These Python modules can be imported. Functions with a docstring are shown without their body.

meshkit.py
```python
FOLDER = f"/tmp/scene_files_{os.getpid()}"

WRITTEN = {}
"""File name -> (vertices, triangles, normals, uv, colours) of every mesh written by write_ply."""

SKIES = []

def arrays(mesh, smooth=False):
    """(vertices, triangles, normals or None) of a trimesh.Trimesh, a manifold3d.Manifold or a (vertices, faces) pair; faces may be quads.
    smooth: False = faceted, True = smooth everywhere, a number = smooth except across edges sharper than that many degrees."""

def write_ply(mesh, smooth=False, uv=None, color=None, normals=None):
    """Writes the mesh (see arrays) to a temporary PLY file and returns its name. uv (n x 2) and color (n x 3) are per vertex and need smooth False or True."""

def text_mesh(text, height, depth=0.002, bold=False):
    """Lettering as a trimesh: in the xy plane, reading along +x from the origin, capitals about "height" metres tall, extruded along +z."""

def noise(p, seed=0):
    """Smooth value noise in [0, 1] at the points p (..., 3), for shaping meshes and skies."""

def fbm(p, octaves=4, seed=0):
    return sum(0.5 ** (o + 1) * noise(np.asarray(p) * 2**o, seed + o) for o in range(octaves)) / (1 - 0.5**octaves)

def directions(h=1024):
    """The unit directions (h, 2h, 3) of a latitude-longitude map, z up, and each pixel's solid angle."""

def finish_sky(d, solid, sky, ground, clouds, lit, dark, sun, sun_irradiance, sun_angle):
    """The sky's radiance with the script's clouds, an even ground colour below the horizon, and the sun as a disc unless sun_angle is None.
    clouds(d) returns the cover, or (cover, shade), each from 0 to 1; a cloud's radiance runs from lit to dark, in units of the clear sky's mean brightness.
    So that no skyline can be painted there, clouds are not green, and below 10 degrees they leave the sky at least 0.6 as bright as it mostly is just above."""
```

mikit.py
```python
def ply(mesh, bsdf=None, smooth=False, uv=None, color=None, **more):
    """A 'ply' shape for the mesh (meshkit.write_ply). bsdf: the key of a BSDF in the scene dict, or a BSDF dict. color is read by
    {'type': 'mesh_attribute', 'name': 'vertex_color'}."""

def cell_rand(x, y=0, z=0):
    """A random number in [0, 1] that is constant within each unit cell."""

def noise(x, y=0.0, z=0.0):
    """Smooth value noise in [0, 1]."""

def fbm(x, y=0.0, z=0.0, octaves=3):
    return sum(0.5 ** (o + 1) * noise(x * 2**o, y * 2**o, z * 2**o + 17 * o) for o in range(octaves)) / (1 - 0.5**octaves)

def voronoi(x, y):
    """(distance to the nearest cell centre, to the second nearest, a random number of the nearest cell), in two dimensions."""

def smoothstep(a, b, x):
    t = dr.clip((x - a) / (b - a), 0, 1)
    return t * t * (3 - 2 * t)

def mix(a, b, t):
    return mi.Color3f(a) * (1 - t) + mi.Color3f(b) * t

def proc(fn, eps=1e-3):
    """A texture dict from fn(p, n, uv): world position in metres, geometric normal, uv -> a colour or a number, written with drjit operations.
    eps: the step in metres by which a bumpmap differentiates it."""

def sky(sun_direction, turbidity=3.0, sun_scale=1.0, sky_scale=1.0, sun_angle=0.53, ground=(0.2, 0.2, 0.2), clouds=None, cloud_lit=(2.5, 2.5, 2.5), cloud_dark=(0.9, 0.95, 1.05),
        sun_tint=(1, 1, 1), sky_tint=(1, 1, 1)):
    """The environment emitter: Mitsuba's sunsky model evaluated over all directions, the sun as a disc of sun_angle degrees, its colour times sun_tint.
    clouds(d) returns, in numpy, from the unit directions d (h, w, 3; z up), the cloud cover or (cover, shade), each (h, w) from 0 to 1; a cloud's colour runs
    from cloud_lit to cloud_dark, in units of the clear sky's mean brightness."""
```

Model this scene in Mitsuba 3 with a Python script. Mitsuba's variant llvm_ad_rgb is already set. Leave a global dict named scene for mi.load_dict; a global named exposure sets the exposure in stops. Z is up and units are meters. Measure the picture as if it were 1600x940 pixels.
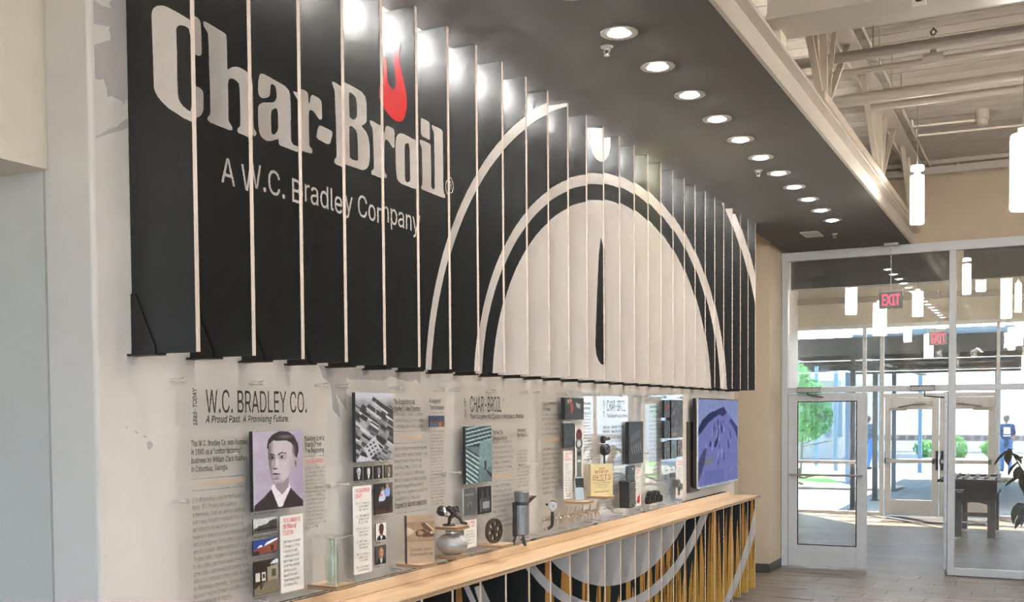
import math, random, json
import numpy as np, trimesh, mitsuba as mi, drjit as dr, mikit, meshkit
from shapely.geometry import Polygon, MultiPolygon, box as sbox
from shapely.ops import unary_union
from shapely import affinity
T = mi.ScalarTransform4f
random.seed(7); rng = np.random.default_rng(7)
scene, labels = {}, {}

# ------------------------------------------------------------------ camera, sky, exposure
YAW, PITCH, ROLL, FPX, CY = -0.4683, -0.0370, -0.0072, 1658.2, 708.54
EYE = np.array([3.0378, -2.9152, 1.9092])
fw = np.array([math.sin(YAW)*math.cos(PITCH), math.cos(YAW)*math.cos(PITCH), math.sin(PITCH)])
rt = np.array([math.cos(YAW), -math.sin(YAW), 0.0]); up = np.cross(rt, fw)
up = -math.sin(ROLL)*rt + math.cos(ROLL)*up
scene['camera'] = {'type': 'perspective', 'fov': 2*math.degrees(math.atan(800/FPX)), 'fov_axis': 'x', 'near_clip': 0.05, 'far_clip': 500.0,
    'principal_point_offset_y': -(CY-470)/940.0,
    'to_world': T().look_at(origin=EYE.tolist(), target=(EYE+fw).tolist(), up=up.tolist())}
exposure = 1.8
def cloud_fn(d):
    n = meshkit.fbm(d*3.0+5, 4)
    return np.clip((n-0.30)*3.0, 0, 1)*0.9
scene['sky'] = mikit.sky((-0.35, 0.45, 0.82), turbidity=4.0, sun_scale=6.0, sky_scale=9.0, ground=(0.3, 0.3, 0.28), clouds=cloud_fn,
    cloud_lit=(1.4, 1.62, 1.72), cloud_dark=(0.95, 1.12, 1.22), sky_tint=(0.85, 1.0, 1.06))
SKYGAIN = 1.0
L_DOWN, L_COVE, L_PEND = 80.0, 520.0, 12.5          # radiance of the downlights, the cove strip and the pendant lamps
WARM = (1.0, 0.92, 0.82)

# ------------------------------------------------------------------ materials
def rgb(c): return {'type': 'rgb', 'value': [float(x) for x in c]}
def srgb(*c):
    return tuple(((x/255)/12.92 if x/255 < .04045 else ((x/255+.055)/1.055)**2.4) for x in c)
VC = {'type': 'mesh_attribute', 'name': 'vertex_color'}
def two(b): return {'type': 'twosided', 'b': b}
def prin(base, rough, metal=0.0, spec=0.5, **k): return two({'type': 'principled', 'base_color': base, 'roughness': rough, 'metallic': metal, 'specular': spec, **k})
scene['matte'] = prin(VC, 0.75, spec=0.25)
scene['satin'] = prin(VC, 0.42)
scene['gloss'] = prin(VC, 0.16, spec=0.6)
scene['fin_black'] = prin(VC, 0.52, spec=0.5)
scene['metal'] = prin(VC, 0.28, metal=1.0)
scene['brushed'] = prin(VC, 0.5, metal=0.75)
scene['pane'] = {'type': 'thindielectric', 'int_ior': 1.5}
scene['acrylic'] = {'type': 'thindielectric', 'int_ior': 1.45, 'specular_reflectance': 0.8}
scene['bottle_glass'] = {'type': 'dielectric', 'int_ior': 1.5, 'specular_transmittance': rgb((0.90, 0.97, 0.935))}
def ply_fn(p, n, uv):
    a = mikit.fbm(p.y*1.2, p.x*16.0, p.z*16.0, 3); b = mikit.noise(p.y*9.0, p.x*90.0, p.z*90.0)
    return mikit.mix((0.58, 0.40, 0.245), (0.70, 0.52, 0.34), mikit.smoothstep(0.25, 0.75, a))*(0.93+0.10*b)
scene['birch'] = prin(mikit.proc(ply_fn), 0.33, spec=0.5)
def edge_fn(p, n, uv):
    s = mikit.noise(p.z*420.0, p.y*1.5)
    return mikit.mix((0.20, 0.125, 0.075), (0.44, 0.31, 0.20), mikit.smoothstep(0.3, 0.7, s))
scene['birch_edge'] = prin(mikit.proc(edge_fn), 0.6, spec=0.3)
def tile_fn(p, n, uv):
    g = mikit.fbm(p.x*2.5, p.y*42.0, 1.0, 3); c = mikit.cell_rand(dr.floor(p.x*1.64), dr.floor(p.y*3.33), 2)
    return mikit.mix((0.150, 0.128, 0.108), (0.235, 0.205, 0.178), mikit.smoothstep(0.2, 0.8, g))*(0.90+0.2*c)
scene['floor_tile'] = prin(mikit.proc(tile_fn), 0.42, spec=0.3)
def plaster_fn(p, n, uv):
    return mikit.mix((0.60, 0.565, 0.53), (0.66, 0.625, 0.585), mikit.fbm(p.x*1.3+3, p.y*1.3, p.z*1.3, 3))
scene['plaster'] = prin(mikit.proc(plaster_fn), 0.7, spec=0.25)
def pave_fn(p, n, uv):
    j = dr.minimum(dr.abs(p.x/1.8-dr.floor(p.x/1.8+0.5)), dr.abs(p.y/1.8-dr.floor(p.y/1.8+0.5)))
    return mikit.mix((0.135, 0.16, 0.168), (0.175, 0.205, 0.215), mikit.fbm(p.x*2, p.y*2, 0, 3))*dr.select(j < 0.006, 0.6, 1.0)
scene['paving'] = prin(mikit.proc(pave_fn), 0.8, spec=0.2)
def grass_fn(p, n, uv): return mikit.mix((0.10, 0.30, 0.07), (0.22, 0.46, 0.14), mikit.fbm(p.x*6, p.y*6, 0, 3))
scene['grass'] = prin(mikit.proc(grass_fn), 0.9, spec=0.1)
scene['leafy'] = {'type': 'principledthin', 'base_color': VC, 'roughness': 0.5, 'diff_trans': 0.7}

# ------------------------------------------------------------------ helpers
def numbered(key):
    if key not in scene and key not in labels: return key
    i = 1
    while f'{key}_{i:03d}' in scene or f'{key}_{i:03d}' in labels: i += 1
    return f'{key}_{i:03d}'
def thing(name, label, cat, group=None):
    k = numbered(name); labels[k] = {'label': label, 'category': cat}
    if group: labels[k]['group'] = group
    return k
def put(name, mesh, mat='matte', col=None, smooth=False, parent=None, label=None, cat=None, group=None, kind=None, **more):
    k = numbered(f'{parent}__{name}' if parent else name)
    if isinstance(mesh, list): mesh = trimesh.util.concatenate(mesh)
    if mat in ('matte', 'satin', 'gloss', 'metal', 'brushed', 'leafy', 'fin_black'):
        v, f, n = meshkit.arrays(mesh, smooth)
        c = np.asarray(col, float)
        c = np.tile(c, (len(v), 1)) if c.ndim == 1 else c
        scene[k] = mikit.ply((v, f), mat, smooth=bool(smooth), color=c, **more)
    else:
        scene[k] = mikit.ply(mesh, mat, smooth=smooth, **more)
    d = {}
    if label: d['label'] = label
    if cat: d['category'] = cat
    if group: d['group'] = group
    if kind: d['kind'] = kind
    if d: labels[k] = d
    return k
def bx(x0, x1, y0, y1, z0, z1):
    m = trimesh.creation.box((abs(x1-x0), abs(y1-y0), abs(z1-z0))); m.apply_translation(((x0+x1)/2, (y0+y1)/2, (z0+z1)/2)); return m
def rbox(x0, x1, y0, y1, z0, z1, r=0.004):
    """box with chamfered edges"""
    cx, cy, cz = (x0+x1)/2, (y0+y1)/2, (z0+z1)/2; hx, hy, hz = abs(x1-x0)/2, abs(y1-y0)/2, abs(z1-z0)/2
    r = min(r, hx*.9, hy*.9, hz*.9); P = []
    for a in (-1, 1):
        for b in (-1, 1):
            for c in (-1, 1):
                P += [(a*hx, b*(hy-r), c*(hz-r)), (a*(hx-r), b*hy, c*(hz-r)), (a*(hx-r), b*(hy-r), c*hz)]
    m = trimesh.convex.convex_hull(np.array(P)); m.apply_translation((cx, cy, cz)); return m
def cyl(p, q, r, n=16, r2=None):
    p, q = np.asarray(p, float), np.asarray(q, float); d = q-p; L = np.linalg.norm(d)
    if r2 is None: m = trimesh.creation.cylinder(r, L, sections=n); m.apply_translation((0, 0, L/2))
    else: m = trimesh.creation.revolve(np.array([(0, 0), (r, 0), (r2, L), (0, L)]), sections=n)
    m.apply_transform(trimesh.geometry.align_vectors((0, 0, 1), d/L)); m.apply_translation(p); return m
def lathe(prof, n=32, at=(0, 0, 0), axis=(0, 0, 1)):
    m = trimesh.creation.revolve(np.array(prof, float), sections=n)
    if axis != (0, 0, 1): m.apply_transform(trimesh.geometry.align_vectors((0, 0, 1), axis))
    m.apply_translation(at); return m
def tube(pts, r, n=10):
    pts = np.asarray(pts, float); out = []
    for a, b in zip(pts[:-1], pts[1:]): out.append(cyl(a, b, r, n))
    for p in pts[1:-1]:
        s = trimesh.creation.icosphere(2 if n > 8 else 1, r); s.apply_translation(p); out.append(s)
    return trimesh.util.concatenate(out)
def bar(p, q, w, h=None):
    """square bar between two points"""
    p, q = np.asarray(p, float), np.asarray(q, float); d = q-p; L = np.linalg.norm(d); h = h or w
    m = trimesh.creation.box((w, h, L)); m.apply_translation((0, 0, L/2))
    z = d/L; a = np.array([1.0, 0, 0]) if abs(z[0]) < .9 else np.array([0, 1.0, 0]); y = np.cross(z, a); y /= np.linalg.norm(y); x = np.cross(y, z)
    M = np.eye(4); M[:3, 0], M[:3, 1], M[:3, 2], M[:3, 3] = x, y, z, p; m.apply_transform(M); return m
def ball(c, r, s=(1, 1, 1), sub=3):
    m = trimesh.creation.icosphere(sub, r); m.apply_scale(s); m.apply_translation(c); return m
def geoms(g):
    if g.is_empty: return []
    return [x for x in getattr(g, 'geoms', [g]) if x.geom_type == 'Polygon' and x.area > 1e-9]
def prism_yz(g, x0, x1):
    """shapely polygon in (y, z) extruded from x0 to x1"""
    ms = []
    for p in geoms(g):
        m = trimesh.creation.extrude_polygon(p, x1-x0, engine='earcut')
        M = np.array([[0, 0, 1, x0], [1, 0, 0, 0], [0, 1, 0, 0], [0, 0, 0, 1.0]]); m.apply_transform(M); ms.append(m)
    return trimesh.util.concatenate(ms)
def prism_xz(g, y0, y1):
    ms = []
    for p in geoms(g):
        m = trimesh.creation.extrude_polygon(p, y1-y0, engine='earcut')
        M = np.array([[1, 0, 0, 0], [0, 0, -1, y1], [0, 1, 0, 0], [0, 0, 0, 1.0]]); m.apply_transform(M); ms.append(m)
    return trimesh.util.concatenate(ms)

# lettering: glyph outlines taken once from text_mesh, set line by line
_G = {}
def _flat(s, bold):
    m = meshkit.text_mesh(s, 1.0, 0.1, bold)
    v, f = np.asarray(m.vertices), np.asarray(m.faces); keep = (v[f][:, :, 2] > 0.05).all(1)
    return unary_union([Polygon(t[:, :2]).buffer(0.001) for t in v[f[keep]] if abs(np.cross(t[1, :2]-t[0, :2], t[2, :2]-t[0, :2])) > 1e-9])
def glyph(c, bold):
    if (c, bold) not in _G:
        def w(s): b = meshkit.text_mesh(s, 1.0, 0.1, bold).bounds; return b[1][0]-b[0][0]
        if ('HH', bold) not in _G:
            hh = w('HH'); adv = w('HHH')-hh; _G[('HH', bold)] = (hh, adv, (adv-w('H'))/2)
        hh, advH, lsbH = _G[('HH', bold)]
        adv = w('H'+c+'H')-hh
        if c == ' ': _G[(c, bold)] = (None, adv)
        else:
            g = _flat(c, bold); ink = g.bounds[2]-g.bounds[0]
            lsb = w('H'+c)-(advH-lsbH)-ink
            _G[(c, bold)] = (affinity.translate(g, lsb-g.bounds[0], 0), adv)
    return _G[(c, bold)]
def text2d(s, height, width=None, bold=False, simp=0.02, shear=0.0, track=0.0):
    """shapely outline of a line of text from (0, 0); width = total width (the letters are condensed to fit)"""
    x, out = 0.0, []
    for c in s:
        g, adv = glyph(c, bold)
        if g is not None: out.append(affinity.translate(g.simplify(simp), x, 0))
        x += adv+track
    sx = height if width is None else width/max(x, 1e-6)
    g = MultiPolygon([p for o in out for p in geoms(o)])
    if shear: g = affinity.affine_transform(g, [1, shear, 0, 1, 0, 0])
    return affinity.scale(g, sx, height, origin=(0, 0))
def flat_yz(polys, x):
    """one flat printed mesh at plane x from polygons in (y, z), facing +x"""
    vs, fs, n = [], [], 0
    for p in polys:
        v, f = trimesh.creation.triangulate_polygon(p, engine='earcut')
        if not len(f): continue
        a = v[f]; s = np.cross(a[:, 1]-a[:, 0], a[:, 2]-a[:, 0]); f = np.where((s < 0)[:, None], f[:, ::-1], f)
        vs.append(np.column_stack([np.full(len(v), x), v])); fs.append(f+n); n += len(v)
    return trimesh.Trimesh(np.vstack(vs), np.vstack(fs), process=False)

# ------------------------------------------------------------------ the room
ZC, YD, D, PITCHF, FT = 3.869, 10.41, 0.3098, 0.3003, 0.0225
BEIGE, TAN, GREYC, WHITEP, DECKC = (0.50, 0.415, 0.32), (0.50, 0.42, 0.325), (0.100, 0.096, 0.091), (0.60, 0.545, 0.475), (0.33, 0.295, 0.26)
ALU = (0.50, 0.52, 0.55)
corner = sbox(-0.25, -0.196, 0, 8.44).buffer(-0.018).buffer(0.018, quad_segs=8)
wl = trimesh.creation.extrude_polygon(corner, 4.75, engine='earcut')
put('wall_left', wl, 'plaster', smooth=35, kind='structure', label='cream display wall carrying the fins and the clear panels')
MAPS = [[[-0.167,3.389],[-0.131,3.378],[-0.088,3.387],[-0.102,3.399],[-0.087,3.416],[0.0,3.445],[0.3,3.5],[0.3,3.1],[-0.01,3.064],[-0.029,3.076],[-0.041,3.053],[-0.052,3.065],[-0.096,3.07],[-0.118,3.062],[-0.121,3.092],[-0.135,3.123],[-0.146,3.114],[-0.170,3.112],[-0.172,3.136],[-0.172,3.231],[-0.149,3.243],[-0.098,3.27],[-0.094,3.288],[-0.104,3.302],[-0.097,3.318],[-0.133,3.31],[-0.162,3.306],[-0.172,3.306],[-0.172,3.336],[-0.172,3.38]],
 [[-0.172,2.912],[-0.166,2.911],[-0.129,2.937],[-0.107,2.953],[-0.077,2.966],[-0.038,3.001],[-0.004,3.015],[-0.004,2.989],[-0.054,2.957],[-0.1,2.938],[-0.144,2.916],[-0.172,2.902]],
 [[0.038,1.814],[0.054,1.82],[0.068,1.804],[0.061,1.793],[0.049,1.785],[0.039,1.793]],[[0.018,1.841],[0.036,1.837],[0.035,1.83],[0.023,1.833]],[[-0.021,1.86],[-0.004,1.85],[-0.016,1.848]],[[-0.062,1.876],[-0.052,1.872],[-0.06,1.867]],
 [[1.098,2.148],[1.135,2.087],[1.195,2.058],[1.207,1.937],[1.262,1.9],[1.258,1.937],[1.229,2.022],[1.315,1.937],[1.32,2.148]],
 [[1.237,2.135],[1.34,2.086],[1.646,2.088],[1.705,2.112],[1.796,2.098],[1.89,2.084],[1.954,2.102],[1.999,2.076],[2.001,2.152],[1.891,2.159]]]
for m in MAPS:
    put('map_print', prism_yz(Polygon(m).buffer(0), 0.0, 0.001), 'matte', (0.42, 0.395, 0.385), parent="wall_left")
put('wall_hall', bx(-5, -0.25, -0.196, 0.1, 0, 4.75), 'matte', (0.52, 0.52, 0.49), kind='structure', label='pale grey wall turning back into the side hall')
put('trim_1', bx(-1.2, -0.221, -6.5, -0.197, 2.811, 4.75), 'matte', (0.60, 0.545, 0.47), kind='structure', label='cream soffit over the side hall opening')
put('wall_recess', bx(-0.5, -0.30, 8.3, 9.745, 0, 4.75), 'matte', TAN, kind='structure')
put('wall_return', bx(-0.5, 0.0699, 9.745, 10.6, 0, 4.75), 'matte', TAN, kind='structure', label='tan wall between the display wall and the glass front')
put('baseboard_return', [bx(-0.30, 0.078, 9.737, 9.745, 0, 0.10), bx(0.0699, 0.078, 9.745, 10.36, 0, 0.10)], 'satin', (0.055, 0.05, 0.045), kind='structure', label='dark rubber baseboard along the tan wall')
put('floor', bx(-6, 9.3, -9.3, 17.6, -0.2, -0.006), 'floor_tile', kind='structure', label='grey-brown wood-look tiled floor')
tile = mikit.ply(rbox(-0.303, 0.303, -0.149, 0.149, -0.012, 0, 0.003), 'floor_tile')
nt = 0
for j in range(18):
    y = 5.09+0.3015*j+0.149
    for i in range(10):
        x = -0.30+0.6095*i+(j % 3)*0.203
        if x > 4.9 or (x < 0.45 and y < 8.6) or (x < 0.35 and y > 9.6) or y > 10.2+0.15: continue
        k = numbered('floor__tile'); scene[k] = {**tile, 'to_world': T().translate([x+0.303, y, 0.0])}
# low grey ceiling over the display, with its fascia
put('ceiling', [bx(0.165, 1.583, -6, 10.355, ZC, ZC+0.03)], 'matte', GREYC, kind='structure', label='low dark grey ceiling above the display wall')
put('trim_2', [bx(1.575, 1.60, -6, 10.36, ZC-0.002, 4.0), bx(1.52, 1.66, -6, 10.36, 3.99, 4.01)], 'satin', (0.46, 0.42, 0.37), kind='structure', label='cream fascia along the edge of the grey ceiling')
# roof
put('roof', [bx(-6, 9.3, -9.3, 17.7, 4.84, 5.0)], 'matte', (0.05, 0.04, 0.033), kind='structure')
pan = mikit.ply(rbox(-5, 5, -0.094, 0.094, 4.745, 4.80, 0.002), 'matte', smooth=True, color=np.tile(DECKC, (24, 1)))
v24 = np.asarray(rbox(-5, 5, -0.094, 0.094, 4.745, 4.80, 0.002).vertices)
pan = mikit.ply(rbox(-5.1, 5.1, -0.094, 0.094, 4.745, 4.80, 0.002), 'matte', color=np.tile(DECKC, (len(v24), 1)))
for i in range(64):
    k = numbered('roof__deck_panel'); scene[k] = {**pan, 'to_world': T().translate([4.1, -2.3+0.2*i, 0.0])}
put('roof_back', bx(-1, 9.2, -9.3, -2.4, 4.745, 4.80), 'matte', DECKC, kind='structure')
# walls out of view, with the windows that let the daylight in
put('wall_right', [bx(9.0, 9.3, -6.8, -6.3, 0, 4.84), bx(9.0, 9.3, -6.3, -1.0, 0, 0.3), bx(9.0, 9.3, -6.3, -1.0, 4.2, 4.84), bx(9.0, 9.3, -3.75, -1.0, 0.3, 4.2), bx(9.0, 9.3, -1.0, 13.5, 0, 4.84), bx(9.0, 9.3, 13.5, 17.6, 0, 0.8), bx(9.0, 9.3, 13.5, 17.6, 3.6, 4.84)]+[bx(9.0, 9.3, y, y+0.5, 0.8, 3.6) for y in (13.5, 17.1)], 'matte', WHITEP, kind='structure')
put('wall_back', [bx(-6, 9.3, -6.8, -6.5, 0, 0.2), bx(-6, -0.3, -6.8, -6.5, 2.8, 4.84), bx(-0.3, 9.3, -6.8, -6.5, 4.3, 4.84), bx(-0.3, 2.6, -6.8, -6.5, 0.2, 4.3), bx(-5.2, -4.9, -6.8, -6.5, 0.2, 2.8), bx(8.8, 9.3, -6.8, -6.5, 0.2, 4.3)]+[bx(x, x+0.12, -6.8, -6.5, 0.2, 4.3) for x in (4.6, 6.7)]+[bx(-2.7, -2.6, -6.8, -6.5, 0.2, 2.8)], 'matte', WHITEP, kind='structure')
put('wall_far_left', bx(-6.0, -5.0, -6.8, 0, 0, 4.84), 'matte', WHITEP, kind='structure')
put('window_1', bx(9.14, 9.15, 14, 17.1, 0.8, 3.6), 'pane', kind='structure'); put('window_2', [bx(2.6, 8.8, -6.65, -6.64, 0.2, 4.3), bx(-4.9, -0.3, -6.65, -6.64, 0.2, 2.8), bx(9.14, 9.15, -6.3, -1.0, 0.3, 4.2)], 'pane', kind='structure')

# ------------------------------------------------------------------ inner glass front
put('wall_front', [bx(0.0699, 9.0, YD, 10.6, ZC, 4.84), bx(2.87, 9.0, YD, 10.6, 0, ZC)], 'matte', BEIGE, kind='structure', label='tan wall above the inner glass front')
fy0, fy1 = 10.36, 10.46
fk = put('window_3', [bx(0.075, 2.87, fy0, fy1, 3.765, ZC-0.001)], 'satin', ALU, kind='structure', label='aluminium frame of the inner glass front')
def member(name, x0, x1, z0, z1, parent, y0=fy0, y1=fy1, col=ALU): return put(name, rbox(x0, x1, y0, y1, z0, z1, 0.004), 'satin', col, parent=parent)
member('jamb', 0.075, 0.15, 0, 3.765, fk); member('transom', 0.15, 1.995, 2.15, 2.212, fk); member('transom', 2.07, 2.8, 2.15, 2.212, fk)
member('mullion', 1.995, 2.07, 0, 3.765, fk); member('sill', 2.07, 2.8, 0.0, 0.085, fk)
for x in (2.8,): member('jamb', x, x+0.07, 0, 3.765, fk)
xs = [(0.15, 1.995), (2.07, 2.8)]
for a, b in xs: put('pane', bx(a, b, 10.405, 10.411, 2.212, 3.765), 'pane', parent=fk)
for a, b in xs[1:]: put('pane', bx(a, b, 10.405, 10.411, 0.085, 2.15), 'pane', parent=fk)
# roller shades behind the upper glass
for (a, b), side in zip(((0.165, 1.985), (2.14, 2.79)), ('left', 'right')):
    s = thing('roller_shade', 'dark grey shade part way down in the upper glass, %s of the mullion' % side, 'window shade', 'shades in the upper glass')
    put('fabric', bx(a, b, 10.475, 10.478, 3.43, 3.80), 'matte', (0.10, 0.10, 0.092), parent=s); put('hem_bar', rbox(a, b, 10.468, 10.485, 3.415, 3.432, 0.003), 'satin', (0.42, 0.40, 0.36), parent=s)
    put('roller', cyl((a, 10.477, 3.79), (b, 10.477, 3.79), 0.022), 'satin', (0.2, 0.2, 0.19), parent=s)
# left leaf, closed
d1 = put('door_1', [rbox(0.155, 0.27, 10.385, 10.43, 0.012, 2.14), rbox(0.972, 1.09, 10.385, 10.43, 0.012, 2.14), rbox(0.27, 0.972, 10.385, 10.43, 2.04, 2.14), rbox(0.27, 0.972, 10.385, 10.43, 0.012, 0.283)], 'satin', ALU, kind='structure', label='aluminium framed glass door, closed, left of the open doorway')
put('pane', bx(0.27, 0.972, 10.405, 10.411, 0.283, 2.04), 'pane', parent=d1)
put('gasket', [bx(0.268, 0.278, 10.38, 10.386, 0.283, 2.04), bx(0.964, 0.974, 10.38, 10.386, 0.283, 2.04), bx(0.27, 0.972, 10.38, 10.386, 0.276, 0.286), bx(0.27, 0.972, 10.38, 10.386, 2.034, 2.044)], 'matte', (0.02, 0.02, 0.02), parent=d1)
put('push_bar', tube([(0.18, 10.325, 1.142), (1.05, 10.325, 1.142)], 0.013), 'brushed', (0.4, 0.39, 0.38), parent=d1)
put('bar_mount', [cyl((0.20, 10.325, 1.142), (0.20, 10.39, 1.142), 0.010), cyl((1.03, 10.325, 1.142), (1.03, 10.39, 1.142), 0.010)], 'satin', ALU, parent=d1)
put('lock', [cyl((1.035, 10.378, 1.04), (1.035, 10.39, 1.04), 0.012), cyl((1.035, 10.38, 0.90), (1.035, 10.39, 0.90), 0.009)], 'metal', (0.5, 0.5, 0.5), parent=d1)
for (a, b, nm) in ((0.283, 0.55, 'door closer box on the transom over the closed left door'), (1.592, 1.85, 'door closer box on the transom over the open doorway')):
    c = thing('door_closer', nm, 'door closer', 'door closers')
    put('body', rbox(a, b, 10.29, 10.36, 2.150, 2.210, 0.006), 'satin', (0.36, 0.35, 0.35), parent=c)
    put('cover_edge', [bx(a-0.004, b+0.004, 10.286, 10.36, 2.208, 2.214), bx(a-0.004, b+0.004, 10.288, 10.36, 2.146, 2.151)], 'matte', (0.03, 0.03, 0.035), parent=c)
    put('arm', tube([(a+0.12, 10.32, 2.15), (a+0.12, 10.32, 2.125), (a+0.30, 10.34, 2.09)], 0.008, 6) if a < 1 else tube([(a+0.15, 10.32, 2.15), (a+0.15, 10.32, 2.09), (a+0.40, 10.75, 2.07)], 0.008, 6), 'satin', (0.06, 0.06, 0.06), parent=c)
# open right leaf, swung into the vestibule, on its long hinge
d2 = put('door_2', [rbox(1.955, 1.995, 10.47, 10.58, 0.012, 2.14), rbox(1.955, 1.995, 11.28, 11.39, 0.012, 2.14), rbox(1.955, 1.995, 10.58, 11.28, 2.04, 2.14), rbox(1.955, 1.995, 10.58, 11.28, 0.012, 0.283)], 'satin', ALU, kind='structure', label='glass door leaf standing open into the vestibule')
put('pane', bx(1.972, 1.978, 10.58, 11.28, 0.283, 2.04), 'pane', parent=d2)
put('hinge', rbox(1.950, 1.993, 10.375, 10.40, 0.06, 2.13, 0.004), 'brushed', (0.5, 0.52, 0.56), parent=d2)
for z in (0.15, 0.2, 0.4, 0.6, 0.8, 1.0, 1.2, 1.4, 1.6, 1.8, 1.96, 2.02): put('screw', cyl((1.972+0.008*(int(z*10) % 2), 10.371, z), (1.972+0.008*(int(z*10) % 2), 10.376, z), 0.006, 8), 'satin', (0.1, 0.1, 0.11), parent=d2)

# ------------------------------------------------------------------ vestibule
put('wall_vestibule_left', bx(-1.5, -1.23, 10.6, 17.6, 0, 4.84), 'matte', (0.62, 0.60, 0.56), kind='structure')
put('wall_vestibule_far', [bx(-1.5, 9.0, 17.6, 17.8, 3.52, 4.84)], 'matte', (0.52, 0.47, 0.38), kind='structure', label='beige wall over the outer glass doors')
put('trim_3', bx(-1.23, 9.0, 17.5, 17.6, 3.93, 4.03), 'satin', (0.30, 0.27, 0.22), kind='structure')
oy0, oy1 = 17.6, 17.7; OAL = (0.55, 0.535, 0.51)
ok_ = put('window_4', bx(-1.23, 9.0, oy0, oy1, 3.46, 3.52), 'satin', OAL, kind='structure', label='aluminium frame of the outer glass front')
def om(n, a, b, c, d): return member(n, a, b, c, d, ok_, oy0, oy1, OAL)
for a, b in ((-0.05, 0.01), (0.255, 0.325), (2.21, 2.26), (3.4, 3.46), (4.6, 4.66), (5.8, 5.86), (7.0, 7.06), (8.2, 8.26)): om('mullion', a, b, 0, 3.46)
om('transom', -1.23, 9.0, 2.29, 2.385); om('rail', -1.23, -0.05, 0.94, 1.0); om('sill', -1.23, 0.255, 0, 0.06); om('transom', 0.325, 2.21, 2.17, 2.24); om('sill', 2.26, 9.0, 0, 0.06)
ox = [(-1.23, -0.05), (0.01, 0.255), (0.325, 2.21), (2.26, 3.4), (3.46, 4.6), (4.66, 5.8), (5.86, 7.0), (7.06, 8.2), (8.26, 9.0)]
for a, b in ox:
    put('pane', bx(a, b, 17.645, 17.651, 2.385, 3.46), 'pane', parent=ok_)
    if a != 0.325: put('pane', bx(a, b, 17.645, 17.651, 0.06, 2.29), 'pane', parent=ok_)
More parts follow.
